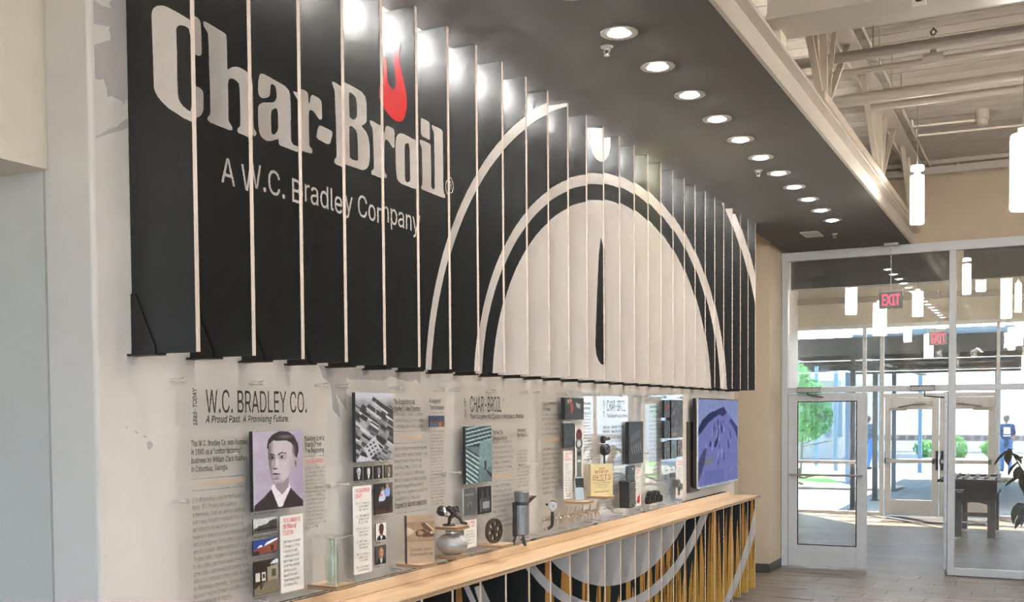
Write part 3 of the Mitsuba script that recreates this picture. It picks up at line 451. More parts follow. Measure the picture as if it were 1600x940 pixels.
for ip, (x, y) in enumerate(((4.6, 6.4), (5.2, 3.4), (4.2, 1.0), (5.6, -1.4), (4.4, -4.2), (2.2, -5.2), (7.2, 5.2), (7.4, 0.2))):
    pendant(x, y, 3.4, 3.95, 0.085, 4.745, 'white cylinder pendant lamp out of frame, %s of those lighting the rest of the room' % ORD[ip], 'pendant lamps out of view', 1.5)
for x, y, zb, zt, r, lab in ((0.32, 14.0, 3.40, 3.95, 0.085, 'pendant lamp seen through the upper glass, leftmost'), (0.74, 14.0, 3.06, 3.55, 0.10, 'pendant lamp seen through the upper glass behind the exit sign'), (2.138, 14.0, 3.645, 4.1, 0.07, 'pendant lamp just under the right shade'), (2.475, 14.0, 3.242, 3.85, 0.075, 'pendant lamp through the right upper glass, long one'), (2.615, 14.6, 3.37, 3.8, 0.045, 'slim pendant lamp through the right upper glass'), (1.12, 15.5, 3.45, 3.85, 0.085, 'pendant lamp glowing right of the exit sign')):
    pendant(x, y, zb, zt, r, 4.84, lab, 'pendant lamps in the vestibule')
# exit signs
def exit_sign(x0, x1, y, z0, z1, stem, lab, word=True):
    e = thing('exit_sign', lab, 'exit sign')
    put('housing', rbox(x0, x1, y, y+0.045, z0, z1, 0.005), 'satin', (0.16, 0.155, 0.15), parent=e)
    w, h = x1-x0, z1-z0
    g = affinity.translate(text2d('EXIT', h*0.56, w*0.80, True, simp=0.01), x0+w*0.11, z0+h*0.16)
    k = put('letters', prism_xz(g, y-0.003, y), 'matte', (0.9, 0.05, 0.08), parent=e); scene[k]['emitter'] = {'type': 'area', 'radiance': rgb((0.95, 0.05, 0.09))}
    put('top_band', rbox(x0, x1, y-0.002, y+0.047, z1-h*0.16, z1+0.004, 0.002), 'satin', (0.33, 0.32, 0.30), parent=e)
    put('stem', tube([((x0+x1)/2, y+0.02, z1), ((x0+x1)/2, y+0.02, stem)], 0.006, 8), 'satin', (0.5, 0.48, 0.45), parent=e)
    put('mount_plate', rbox((x0+x1)/2-0.08, (x0+x1)/2+0.08, y-0.02, y+0.06, stem-0.028, stem, 0.004), 'satin', (0.42, 0.41, 0.39), parent=e)
exit_sign(1.25, 1.51, 10.16, 3.115, 3.335, ZC, 'red EXIT sign hanging from the grey ceiling before the glass front')
exit_sign(1.17, 1.465, 16.8, 3.05, 3.325, 4.84, 'smaller looking red EXIT sign hanging in the vestibule')

# ------------------------------------------------------------------ clear display panels on stand-offs, with their print and pictures
XF = 0.0612                                   # front face of the clear sheets
INK, GREYINK, ORINK, REDINK = (0.03, 0.028, 0.026), (0.085, 0.08, 0.075), (0.72, 0.36, 0.13), (0.55, 0.05, 0.06)
def setlines(parent, name, rows, y0, z0, pitch, cap, width=None, bold=False, col=INK, x=XF+0.0003, shear=0.0, simp=0.05, fill=False):
    def adv(r): return sum(glyph(c, bold)[1] for c in r)
    sx = (width/max(adv(r) for r in rows)) if width else cap
    ps = []
    for i, r in enumerate(rows):
        if not r.strip(): continue
        g = text2d(r, cap, width if (fill and len(r) > 12) else adv(r)*sx, bold, simp, shear)
        ps += geoms(affinity.translate(g, y0, z0-i*pitch))
    return put(name, flat_yz(ps, x), 'matte', col, parent=parent)
def rule(parent, y0, y1, z): put('rule', flat_yz([sbox(y0, z-0.0008, y1, z+0.0008)], XF+0.0003), 'matte', GREYINK, parent=parent)
def lin(c): c = np.clip(np.asarray(c, float), 0, 1); return np.where(c < .04045, c/12.92, ((c+.055)/1.055)**2.4)
def picture(parent, name, y0, y1, z0, z1, x1, fn, nx, ny, label=None, side=(0.006, 0.006, 0.008), x0=XF, mat='satin'):
    yy, zz = np.linspace(y0, y1, nx+1), np.linspace(z1, z0, ny+1)
    V = np.array([(x1, a, b) for b in zz for a in yy]); U = np.array([(i/nx, j/ny) for j in range(ny+1) for i in range(nx+1)])
    c = lin(fn(U[:, 0], U[:, 1])); F = []
    for j in range(ny):
        for i in range(nx):
            a = j*(nx+1)+i; F += [(a, a+nx+1, a+nx+2), (a, a+nx+2, a+1)]
    b = bx(x0, x1-0.0004, y0, y1, z0, z1)
    v = np.vstack([V, b.vertices]); f = np.vstack([F, np.asarray(b.faces)+len(V)]); cc = np.vstack([c, np.tile(side, (len(b.vertices), 1))])
    return put(name, (v, f), mat, cc, parent=parent, label=label)
def ss(a, b, x): t = np.clip((x-a)/(b-a), 0, 1); return t*t*(3-2*t)
class Paint:
    def __init__(s, u, v, base): s.u, s.v = u, v; s.c = np.tile(np.asarray(base, float), (len(u), 1))
    def mix(s, m, col): m = m[:, None]; s.c = s.c*(1-m)+np.asarray(col, float)*m; return s
    def el(s, cx, cy, rx, ry, col, soft=0.12, k=1.0): d = np.hypot((s.u-cx)/rx, (s.v-cy)/ry); return s.mix(k*(1-ss(1-soft, 1+soft, d)), col)
    def box(s, a, b, c, d, col, k=1.0): return s.mix(k*((s.u > a) & (s.u < b) & (s.v > c) & (s.v < d)), col)
    def poly(s, pts, col, k=1.0):
        x, y, ins = s.u, s.v, np.zeros(len(s.u), bool)
        for (x0, y0), (x1, y1) in zip(pts, pts[1:]+pts[:1]):
            cr = ((y0 > y) != (y1 > y)); ins ^= cr & (x < (x1-x0)*(y-y0)/((y1-y0) if y1 != y0 else 1e-9)+x0)
        return s.mix(k*ins, col)
    def noise(s, f, amt, seed=0, octv=3, g=None): n = meshkit.fbm(np.column_stack([s.u*f, s.v*(g or f), np.zeros(len(s.u))+seed]), octv); s.c = s.c+(n[:, None]-0.5)*amt; return s
def portrait(u, v):
    p = Paint(u, v, (0.66, 0.62, 0.70)).noise(7, 0.06)
    p.mix(ss(0.5, 1.1, u)*0.5, (0.58, 0.52, 0.64)).mix(ss(0.55, 0.0, v)*0.25, (0.75, 0.72, 0.80))
    p.poly([(0.0, 1.0), (0.02, 0.92), (0.20, 0.83), (0.34, 0.74), (0.72, 0.73), (0.84, 0.82), (1.0, 0.93), (1.0, 1.0)], (0.16, 0.13, 0.15))
    p.poly([(0.34, 0.72), (0.37, 0.68), (0.70, 0.68), (0.735, 0.735), (0.56, 0.97), (0.48, 0.97)], (0.86, 0.83, 0.87))
    p.poly([(0.40, 0.60), (0.70, 0.52), (0.70, 0.72), (0.56, 0.82), (0.43, 0.72)], (0.55, 0.50, 0.54))
    sk, md, dk = (0.74, 0.70, 0.74), (0.56, 0.51, 0.55), (0.30, 0.26, 0.29)
    head = [(0.30, 0.20), (0.29, 0.32), (0.31, 0.44), (0.335, 0.55), (0.36, 0.63), (0.42, 0.685), (0.50, 0.70), (0.58, 0.675), (0.68, 0.60), (0.76, 0.52), (0.82, 0.42), (0.83, 0.25), (0.74, 0.12), (0.56, 0.07), (0.40, 0.10)]
    p.poly(head, sk)
    sh = np.zeros(len(u)); t = Paint(u, v, (0, 0, 0)).poly(head, (1, 1, 1)).c[:, 0]
    p.mix(t*ss(0.43, 0.30, u)*0.75, dk).mix(t*ss(0.60, 0.72, v)*0.55, dk).mix(t*ss(0.62, 0.80, u)*ss(0.25, 0.45, v)*0.45, md)
    p.poly([(0.27, 0.20), (0.30, 0.10), (0.40, 0.04), (0.52, 0.005), (0.70, 0.01), (0.82, 0.07), (0.90, 0.17), (0.915, 0.27), (0.87, 0.36), (0.835, 0.33), (0.83, 0.24), (0.77, 0.165), (0.66, 0.125), (0.52, 0.13), (0.40, 0.12), (0.315, 0.165), (0.30, 0.23)], (0.13, 0.10, 0.12))
    p.el(0.64, 0.075, 0.13, 0.022, (0.48, 0.44, 0.48), 0.9, 0.8).el(0.82, 0.25, 0.035, 0.08, (0.34, 0.30, 0.33), 0.7, 0.8)
    p.el(0.84, 0.43, 0.045, 0.07, (0.68, 0.63, 0.67), 0.2).el(0.845, 0.43, 0.018, 0.045, (0.36, 0.31, 0.34), 0.6)
    p.el(0.37, 0.335, 0.05, 0.034, dk, 0.9, 0.9).el(0.565, 0.335, 0.085, 0.036, md, 0.8, 0.9)
    p.poly([(0.31, 0.305), (0.36, 0.285), (0.42, 0.30), (0.41, 0.31), (0.36, 0.30)], (0.15, 0.12, 0.14)).poly([(0.48, 0.30), (0.55, 0.272), (0.65, 0.285), (0.66, 0.295), (0.56, 0.288), (0.49, 0.312)], (0.15, 0.12, 0.14))
    p.el(0.375, 0.338, 0.022, 0.014, (0.08, 0.06, 0.08), 0.4).el(0.57, 0.335, 0.028, 0.016, (0.08, 0.06, 0.08), 0.4).el(0.60, 0.337, 0.018, 0.008, (0.8, 0.77, 0.8), 0.6)
    p.poly([(0.43, 0.31), (0.395, 0.43), (0.385, 0.465), (0.41, 0.475), (0.43, 0.40)], md).el(0.43, 0.480, 0.045, 0.010, (0.24, 0.20, 0.22), 0.6).el(0.475, 0.40, 0.025, 0.08, (0.80, 0.76, 0.80), 0.9, 0.7)
    p.poly([(0.375, 0.545), (0.42, 0.535), (0.46, 0.54), (0.54, 0.55), (0.53, 0.56), (0.45, 0.555), (0.38, 0.56)], (0.18, 0.13, 0.16))
    return p.el(0.455, 0.578, 0.065, 0.014, md, 0.8, 0.9).el(0.45, 0.61, 0.06, 0.010, dk, 0.9, 0.7).noise(34, 0.04, 3).c
def small_face(skin, hair, bg, coat, grey=False):
    def f(u, v):
        p = Paint(u, v, bg).noise(4, 0.08, 2)
        p.poly([(0.05, 1.0), (0.12, 0.80), (0.38, 0.66), (0.68, 0.66), (0.92, 0.80), (1.0, 1.0)], coat).poly([(0.40, 0.66), (0.66, 0.66), (0.56, 0.95), (0.5, 0.95)], (0.85, 0.85, 0.86))
        p.el(0.53, 0.29, 0.235, 0.25, hair, 0.1).el(0.53, 0.40, 0.205, 0.28, skin, 0.1).box(0.44, 0.62, 0.60, 0.72, np.array(skin)*0.8)
        p.mix(ss(0.60, 0.42, u)*0.35*(np.hypot((u-.53)/.21, (v-.40)/.28) < 1), np.array(skin)*0.45)
        p.el(0.45, 0.37, 0.05, 0.02, np.array(skin)*0.3, 0.6).el(0.62, 0.37, 0.05, 0.02, np.array(skin)*0.3, 0.6).el(0.53, 0.47, 0.03, 0.05, np.array(skin)*0.75, 0.8)
        return p.el(0.53, 0.56, 0.08, 0.018, np.array(skin)*0.4, 0.6).c
    return f
def aerial(u, v):
    p = Paint(u, v, (0.50, 0.51, 0.54)).noise(9, 0.25, 1, 4).mix(ss(0.20, 0.03, v), (0.76, 0.77, 0.82))
    r = np.random.default_rng(4); A_, B_ = np.array([0.88, 0.36]), np.array([-0.50, 0.50])
    def roof(cx, cy, w, h, g, lit=0.72):
        a, b = A_*w, B_*h; c0 = np.array([cx, cy]); q = [tuple(c0-a-b), tuple(c0+a-b), tuple(c0+a+b), tuple(c0-a+b)]; dn = np.array([0, 0.035])
        p.poly([q[3], q[2], tuple(np.array(q[2])+dn), tuple(np.array(q[3])+dn)], (lit, lit, lit*1.04)).poly(q, (g, g, g*1.05))
    for cy in np.arange(0.20, 1.0, 0.085):
        for cx in np.arange(0.0, 1.1, 0.24):
            roof(cx+r.uniform(-.05, .05), cy+r.uniform(-.03, .03), r.uniform(.06, .15), r.uniform(.02, .06), r.choice([0.14, 0.18, 0.24, 0.40, 0.62]), r.choice([0.75, 0.6, 0.3]))
    roof(0.62, 0.72, 0.13, 0.12, 0.13, 0.66); roof(0.66, 0.17, 0.25, 0.05, 0.16); roof(0.50, 0.26, 0.22, 0.05, 0.20)
    p.poly([(0.0, 0.44), (0.02, 0.42), (0.75, 0.80), (0.74, 0.82)], (0.72, 0.73, 0.76)).poly([(0.2, 0.80), (0.5, 0.62), (0.62, 0.80), (0.35, 1.0)], (0.70, 0.71, 0.74))
    for k in range(4):
        for i in range(3): p.box(0.27+0.085*i+0.045*k, 0.325+0.085*i+0.045*k, 0.77+0.055*k-0.03*i, 0.80+0.055*k-0.03*i, (0.14, 0.14, 0.16))
    return p.box(0.515, 0.53, 0.12, 0.36, (0.78, 0.78, 0.78)).poly([(0.1, 0.9), (0.55, 1.0), (0.0, 1.0)], (0.72, 0.73, 0.78)).noise(40, 0.10, 5).c
def pipes_pic(u, v):
    p = Paint(u, v, (0.33, 0.42, 0.44)).box(0, 1, 0, 0.36, (0.17, 0.25, 0.26))
    for i in range(14): p.mix((np.abs(((u*14+v*1.5) % 1)-0.5) < 0.22)*(v < 0.36), (0.10, 0.16, 0.17))
    for k in range(5): p.mix((np.abs(v-0.05-0.07*k+0.10*u) < 0.012), (0.62, 0.73, 0.75))
    for i in range(16):
        a = 0.36+0.04*i; p.poly([(0.0, a), (0.55-0.01*i, a+0.18), (0.55-0.01*i, a+0.20), (0.0, a+0.022)], (0.72, 0.80, 0.81) if i % 2 else (0.15, 0.21, 0.22))
    p.poly([(0.55, 0.26), (1, 0.24), (1, 0.70), (0.75, 0.78), (0.48, 0.66)], (0.42, 0.53, 0.55)).box(0.71, 0.78, 0.62, 0.78, (0.08, 0.1, 0.1))
    p.poly([(0.72, 0.76), (1, 0.86), (1, 0.92), (0.95, 0.93)], (0.08, 0.1, 0.1))
    return p.noise(24, 0.20, 5).c
def cars(u, v):
    p = Paint(u, v, (0.74, 0.76, 0.74)).box(0, 1, 0.62, 1, (0.30, 0.30, 0.29)).poly([(0, 0.7), (0.2, 0.5), (0.55, 0.40), (0.7, 0.20), (1, 0.1), (1, 0.62), (0, 0.8)], (0.22, 0.22, 0.22))
    for i in range(8): p.el(0.1+0.12*i, 0.72, 0.07, 0.09, (0.12, 0.12, 0.12), 0.2)
    return p.noise(22, 0.30, 6).c
def brickmill(u, v):
    p = Paint(u, v, (0.12, 0.25, 0.55)).poly([(0.0, 0.62), (0.30, 0.50), (1, 0.10), (1, 1), (0, 1)], (0.50, 0.27, 0.22)).poly([(0.40, 0.46), (0.55, 0.2), (1, -0.02), (1, 0.12)], (0.90, 0.93, 0.97)).poly([(0.15, 0.52), (0.25, 0.35), (0.38, 0.32), (0.35, 0.46)], (0.9, 0.92, 0.95))
    p.box(0.72, 0.82, 0.42, 0.78, (0.22, 0.11, 0.09)).poly([(0, 0.98), (1, 0.82), (1, 1), (0, 1)], (0.35, 0.25, 0.2)).box(0, 0.25, 0.72, 0.98, (0.18, 0.10, 0.09))
    return p.noise(20, 0.12, 7).c
def millroom(u, v):
    p = Paint(u, v, (0.16, 0.11, 0.09)).poly([(0, 0.8), (0.4, 0.62), (1, 0.58), (1, 1), (0, 1)], (0.45, 0.42, 0.35)).poly([(0.55, 0.22), (1, 0.14), (1, 0.60), (0.55, 0.62)], (0.56, 0.54, 0.48)).box(0.70, 0.88, 0.28, 0.52, (0.28, 0.30, 0.24))
    p.poly([(0.62, 0.15), (0.8, 0.04), (1, 0.0), (1, 0.14)], (0.80, 0.86, 0.92)).box(0.05, 0.48, 0.34, 0.60, (0.80, 0.80, 0.78)).box(0.34, 0.44, 0.38, 0.52, (0.2, 0.2, 0.19))
    p.box(0.24, 0.31, 0.0, 0.82, (0.14, 0.08, 0.06)).poly([(0.26, 0.82), (0.5, 0.6), (0.52, 0.3), (0.47, 0.3), (0.46, 0.58), (0.26, 0.76)], (0.22, 0.12, 0.08))
    return p.noise(14, 0.08, 8).c
def couple(u, v):
    p = Paint(u, v, (0.14, 0.13, 0.15)).noise(4, 0.05, 1).poly([(0.0, 0.9), (1, 0.75), (1, 1), (0, 1)], (0.27, 0.17, 0.13)).poly([(0.6, 0.0), (1, 0), (1, 0.5), (0.85, 0.3)], (0.36, 0.33, 0.31))
    p.poly([(0.36, 0.24), (0.52, 0.2), (0.60, 0.52), (0.42, 0.62), (0.24, 0.62), (0.22, 0.50)], (0.72, 0.76, 0.84)).poly([(0.56, 0.20), (0.74, 0.12), (0.84, 0.20), (0.84, 0.44), (0.60, 0.46)], (0.55, 0.66, 0.86))
    p.poly([(0.60, 0.45), (0.82, 0.43), (0.80, 0.92), (0.62, 0.92)], (0.13, 0.12, 0.12)).poly([(0.24, 0.58), (0.56, 0.58), (0.68, 0.86), (0.60, 0.86), (0.45, 0.66), (0.30, 0.66)], (0.16, 0.14, 0.14))
    return p.el(0.45, 0.18, 0.075, 0.06, (0.70, 0.50, 0.40)).el(0.70, 0.09, 0.07, 0.06, (0.74, 0.55, 0.45)).el(0.45, 0.15, 0.08, 0.04, (0.45, 0.35, 0.25)).el(0.36, 0.38, 0.07, 0.04, (0.85, 0.4, 0.4)).c
def cityview(u, v):
    p = Paint(u, v, (0.16, 0.20, 0.36)).box(0, 1, 0.35, 0.6, (0.30, 0.20, 0.14)).box(0, 0.55, 0.55, 1, (0.30, 0.33, 0.45)).box(0.6, 0.8, 0.55, 1, (0.65, 0.38, 0.2)).box(0.82, 1, 0.5, 1, (0.4, 0.25, 0.15))
    return p.noise(16, 0.25, 3).c
def bottles_pic(u, v):
    p = Paint(u, v, (0.05, 0.05, 0.055))
    for cx in (0.30, 0.70): p.poly([(cx-.06, .06), (cx+.06, .06), (cx+.08, .35), (cx+.18, .45), (cx+.18, .95), (cx-.18, .95), (cx-.18, .45), (cx-.08, .35)], (0.22, 0.22, 0.23)).box(cx-.03, cx, .08, .4, (.8, .8, .82)).box(cx-.16, cx-.11, .45, .95, (.55, .55, .57))
    return p.box(0.32, 0.85, 0.55, 0.82, (0.58, 0.58, 0.60)).noise(18, 0.12, 4).c
def plate_pic(u, v):
    p = Paint(u, v, (0.44, 0.45, 0.46)).noise(5, .05)
    for i in range(6): p.el(0.16+0.13*i, 0.25, 0.05, 0.04, (0.82, 0.83, 0.84), 0.4).el(0.18+0.13*i, 0.265, 0.035, 0.02, (0.2, 0.2, 0.2), 0.4)
    return p.el(0.5, 0.62, 0.15, 0.11, (0.62, 0.63, 0.64), .3).el(0.5, 0.66, 0.06, 0.12, (0.25, 0.25, 0.26), .4).c
def darkpic(seed, tint=(0.12, 0.13, 0.15), amt=0.35, f=6):
    def fn(u, v): return Paint(u, v, tint).noise(f, amt, seed, 4, f*1.6).c
    return fn
def people_dark(u, v):
    return Paint(u, v, (0.17, 0.175, 0.19)).noise(5, .06).el(.18, .16, .05, .10, (.72, .52, .42)).el(.30, .12, .05, .09, (.75, .58, .48)).poly([(.27, .25), (.40, .22), (.42, .55), (.36, .75), (.27, .6)], (.66, .20, .16)).poly([(.58, .22), (.82, .30), (.80, .5), (.6, .42)], (.62, .62, .62)).box(.0, .3, .3, .7, (.10, .10, .11)).c
def grill_pic(u, v):
    p = Paint(u, v, (0.11, 0.12, 0.14)).noise(3, .05, 2)
    for k in range(3): p.poly([(.1, .36+.06*k), (.75, .20+.06*k), (.75, .225+.06*k), (.1, .385+.06*k)], (.34, .35, .38))
    for k in range(5): p.poly([(.12+.16*k, .62-.02*k), (.18+.16*k, .52-.02*k), (.30+.15*k, .80-.02*k), (.24+.15*k, .80-.02*k)], (.55, .52, .48), .6)
    return p.c
def gear_pic(u, v): return Paint(u, v, (.82, .80, .78)).el(.5, .16, .36, .10, (.33, .06, .09), .1).el(.5, .30, .42, .09, (.2, .2, .21), .2).el(.5, .29, .25, .06, (.75, .75, .76), .2).poly([(.22, .40), (.78, .40), (.82, 1), (.18, 1)], (.38, .39, .40)).box(.25, .75, .42, .50, (.12, .12, .13)).box(.30, .70, .55, .60, (.8, .8, .8)).c
def food_pic(u, v): return Paint(u, v, (.16, .14, .14)).noise(12, .75, 9, 4).mix(ss(.6, 1, v)*.35, (.75, .68, .58)).c

PN = []
PY = [0.125, 1.192, 2.262, 3.318, 4.370, 5.422]; PYE = [1.115, 2.178, 3.232, 4.290, 5.345, 6.418]
PLAB = ['clear wall panel with the W.C. BRADLEY CO. heading and a large portrait', 'clear wall panel with the aerial factory picture', 'clear wall panel headed CHAR-BROIL with a blue-grey picture of pipes', 'clear wall panel with the dark picture of people at a counter',
        'clear wall panel headed CHAR-BROIL with a dark picture of a grill', 'clear wall panel nearest the television, with a block of small dark pictures']
PLAB[2] = 'clear wall panel headed CHAR-BROIL above a blue-grey picture of pipes and scrap'
for k in range(6):
    p = thing('wall_panel', PLAB[k], 'display panel', 'clear display panels'); PN.append(p)
    put('sheet', bx(0.0555, 0.061, PY[k], PYE[k], 1.095, 2.078), 'acrylic', parent=p)
    ym = (PY[k]+PYE[k])/2
    put('polished_edge', [bx(0.0554, 0.0611, PY[k], PYE[k], 1.094, 1.0955)], 'satin', (0.58, 0.57, 0.55), parent=p)
    for z in (2.05, 1.583, 1.122):
        for y in ((PY[k]+0.042, PYE[k]-0.042) if z == 1.583 else (PY[k]+0.042, ym, PYE[k]-0.042)):
            put('standoff', [cyl((0.0, y, z), (0.0555, y, z), 0.0065, 16), cyl((0.061, y, z), (0.076, y, z), 0.0105, 20)], 'metal', (0.86, 0.85, 0.84), smooth=40, parent=p)
A = PN[0]
tv = text2d('1885-TODAY', 0.021, 0.146, True, shear=0.15); put('date', flat_yz(geoms(affinity.translate(affinity.rotate(tv, 90, origin=(0, 0)), 0.239, 1.873)), XF+0.0003), 'matte', INK, parent=A)
setlines(A, 'title', ['W.C. BRADLEY CO.'], 0.288, 1.925, 0.1, 0.091, 0.645, simp=0.01)
setlines(A, 'subtitle', ['A Proud Past. A Promising Future.'], 0.286, 1.885, 0.1, 0.028, 0.516, True, shear=0.2)
setlines(A, 'lead_text', ['The W.C. Bradley Co. was founded', 'in 1885 as a "cotton factoring"', 'business by William Clark Bradley', 'in Columbus, Georgia.'], 0.203, 1.794, 0.0333, 0.022, 0.330, True)
rule(A, 0.204, 0.505, 1.666); rule(A, 0.204, 0.505, 1.620)
setlines(A, 'quote', ['"...a man\'s word is his bond"'], 0.235, 1.638, 0.1, 0.017, 0.27, False, ORINK, shear=0.25)
BODY = ["It is still privately owned by the founder's", 'family. W.C. Bradley was a leading', 'entrepreneur, financier, and businessman', 'who helped transform the South from an', 'agricultural to an industrial economy. He', 'believed in diverse business operations and', 'vertical integration; from cotton factoring, he', 'went on to build a large warehouse in which', 'To store cotton, acquired a steamboat line', 'to ship cotton, purchased lands on which to',
        'grow cotton, and owned and operated textile', 'mills which produced cotton goods. He lived', 'his life based on the motto, "a man\'s word is', 'his bond" and held himself and others to the', 'highest standards of integrity.']
setlines(A, 'body_text', BODY, 0.204, 1.575, 0.0290, 0.019, 0.325, False, GREYINK, simp=0.06)
picture(A, 'photograph', 0.54, 0.872, 1.509, 1.846, 0.080, portrait, 84, 130, 'lavender-grey portrait photograph of a young man in a dark jacket')
setlines(A, 'caption', ['William Clark Bradley as a young man'], 0.564, 1.495, 0.1, 0.007, 0.15)
picture(A, 'photograph', 0.551, 0.707, 1.412, 1.478, 0.067, cars, 40, 22, 'small black and white photograph of parked old cars')
picture(A, 'photograph', 0.549, 0.707, 1.322, 1.386, 0.067, brickmill, 40, 22, 'small photograph of a red brick building under a blue sky')
picture(A, 'photograph', 0.55, 0.71, 1.151, 1.297, 0.067, millroom, 40, 40, 'small photograph of a timber-framed room')
for z in (1.397, 1.307, 1.138): setlines(A, 'caption', ['Cotton warehouse, Columbus Georgia'], 0.56, z, 0.1, 0.006, 0.10)
def plaque(parent, y0, y1, z0, z1, head, rows, hz=0.020, bz=0.014, pitch=0.021, label='white text card with a red heading'):
    q = put('card', rbox(XF, XF+0.005, y0, y1, z0, z1, 0.001), 'satin', (0.74, 0.72, 0.69), parent=parent, label=label); X = XF+0.0053
    for nm, rr, zz, ph, cap, w, bold, col in (('heading', head, z1-hz*1.6, hz*1.35, hz, (y1-y0)*0.78, True, REDINK), ('lettering', rows, z1-hz*1.6-hz*1.35*len(head)-bz*0.6, pitch, bz, (y1-y0)*0.76, False, INK)):
        ps = []; m = max(sum(glyph(c, bold)[1] for c in r) for r in rr)
        for i, r in enumerate(rr):
            if zz-i*ph < z0+0.01: break
            ps += geoms(affinity.translate(text2d(r, cap, w*sum(glyph(c, bold)[1] for c in r)/m, bold, 0.06), y0+(y1-y0)*0.11, zz-i*ph))
        k = numbered(f'{q}__{nm}'); put(nm, flat_yz(ps, X), 'matte', col, parent=q)
    return q
plaque(A, 0.727, 0.884, 1.137, 1.475, ['THE W.C. BRADLEY CO.', 'CENTENNIAL ART', 'COLLECTION'], ['The W.C. Bradley Co. celebrated', '100th anniversary in 1985 with', 'its collection of art created', 'to celebrate Columbus and the', 'people of Georgia. The works'] + ['of art and history were chosen', 'to tell the story of cotton,', 'water and the river and are'] * 3)
setlines(A, 'heading', ['Building Iconic', 'Brands From', 'The Beginning'], 0.910, 1.797, 0.0268, 0.022, 0.148, True)
rule(A, 0.912, 1.06, 1.727); setlines(A, 'red_heading', ['Coca-Cola  SYNOVUS'], 0.913, 1.697, 0.1, 0.017, 0.13, True, (0.6, 0.08, 0.07))
setlines(A, 'body_text', (['In 1900, W.C. Bradley and', 'D. Glenn, Jordan bought the', 'Columbus which was the', 'origin of Synovus, today a', 'multi-billion dollar financial', 'services holding company', 'based in Columbus, Georgia.', 'In 1919, W.C. Bradley and', 'Ernest Woodruff organized', 'an investment syndicate to', 'purchase The Coca-Cola', 'Company in Atlanta, Georgia.', 'W.C. Bradley served as', 'Chairman until the late', '1930s, and remained on the', 'Board until 1946.']), 0.911, 1.668, 0.0178, 0.012, 0.155, False, GREYINK, simp=0.08)
B = PN[1]
picture(B, 'photograph', 1.277, 1.605, 1.685, 2.02, 0.080, aerial, 70, 110, 'black and white aerial photograph of a factory')
for (a, b), fc, lab in zip(((1.281, 1.35), (1.366, 1.431), (1.454, 1.52), (1.542, 1.612)), (((.75, .75, .80), (.85, .85, .9), (.05, .05, .07), (.10, .10, .14)), ((.9, .9, .88), (.35, .35, .35), (.06, .06, .07), (.05, .05, .06)), ((.55, .55, .58), (.10, .10, .11), (.10, .10, .12), (.06, .06, .08)), ((.58, .53, .45), (.18, .16, .13), (.32, .30, .25), (.28, .26, .22))), ('of a white-haired man', 'of a man with grey hair', 'of a dark-haired man', 'in sepia of a man')):
    picture(B, 'photograph', a, b, 1.595, 1.660, 0.067, small_face(*fc), 22, 24, 'tiny portrait photograph '+lab)
    setlines(B, 'caption', ['Chairman'], a+0.005, 1.583, 0.1, 0.006, 0.04)
setlines(B, 'caption', ['Eagle and Phenix Mills'], 1.50, 1.672, 0.1, 0.006, 0.09)
plaque(B, 1.27, 1.425, 1.141, 1.568, ['THE LEADERSHIP', 'LEGACY'], [r for y_ in ('1885', '1911', '1930', '1947', '1982', '1987', '2005') for r in (y_+'  W.C. Bradley Co.', '        named Chairman', '        of the Company.', '')], 0.019, 0.011, 0.0155)
picture(B, 'photograph', 1.45, 1.611, 1.417, 1.57, 0.067, couple, 40, 44, 'colour photograph of a woman and a man posing together')
for i in range(3): setlines(B, 'caption', ['of the founder, and his wife at the mill'], 1.462, 1.404-0.009*i, 0.1, 0.006, 0.13-0.02*i)
picture(B, 'photograph', 1.457, 1.549, 1.285, 1.372, 0.067, small_face((.36, .22, .16), (.08, .06, .05), (.88, .88, .87), (.10, .10, .12)), 28, 30, 'portrait photograph of a man on a white ground')
picture(B, 'photograph', 1.452, 1.546, 1.167, 1.26, 0.067, small_face((.80, .58, .47), (.38, .30, .24), (.26, .28, .28), (.10, .10, .12)), 28, 30, 'portrait photograph of a man on a grey ground')
for z in (1.272, 1.152): setlines(B, 'caption', ['Chairman'], 1.46, z, 0.1, 0.009, 0.045, True)
setlines(B, 'heading', ['The Acquisition that', 'Sparked A New Direction'], 1.636, 1.965, 0.036, 0.028, 0.262, True)
T2 = ['In 1925, the W.C. Bradley Co. acquired', 'control of Columbus Iron Works. It traces', 'its roots dating back to 1848. During the', 'Civil War, Columbus Iron Works manufactured', 'cannons, mortars, swords and gunboats. It also', 'produced the world\'s first commercial', 'ice machines. When W.C. Bradley took', 'over in 1925, Columbus Iron Works began', 'manufacturing stoves and heaters, expanding', 'into wood burning, coal and gas-burning', 'products that would spawn a new direction and', 'ultimately the birth of a new category.']
setlines(B, 'body_text', T2[:3], 1.640, 1.905, 0.0315, 0.021, 0.295, False, GREYINK, simp=0.07)
rule(B, 1.64, 1.945, 1.827); rule(B, 1.64, 1.945, 1.765); setlines(B, 'quote', ['Birth of a community'], 1.69, 1.785, 0.1, 0.020, 0.22, False, ORINK, shear=0.25)
setlines(B, 'body_text', T2[3:], 1.638, 1.728, 0.0322, 0.021, 0.325, False, GREYINK, simp=0.07)
setlines(B, 'heading', ['Inspired by Servant Leadership'], 1.640, 1.432, 0.1, 0.030, 0.312, True); rule(B, 1.64, 1.96, 1.405)
setlines(B, 'heading', ['A Legacy of', 'Transformation'], 1.989, 1.975, 0.036, 0.024, 0.152, True); rule(B, 1.99, 2.14, 1.922)
picture(B, 'photograph', 1.98, 2.137, 1.844, 1.905, 0.067, cityview, 30, 20, 'tiny photograph of a town by a river at night')
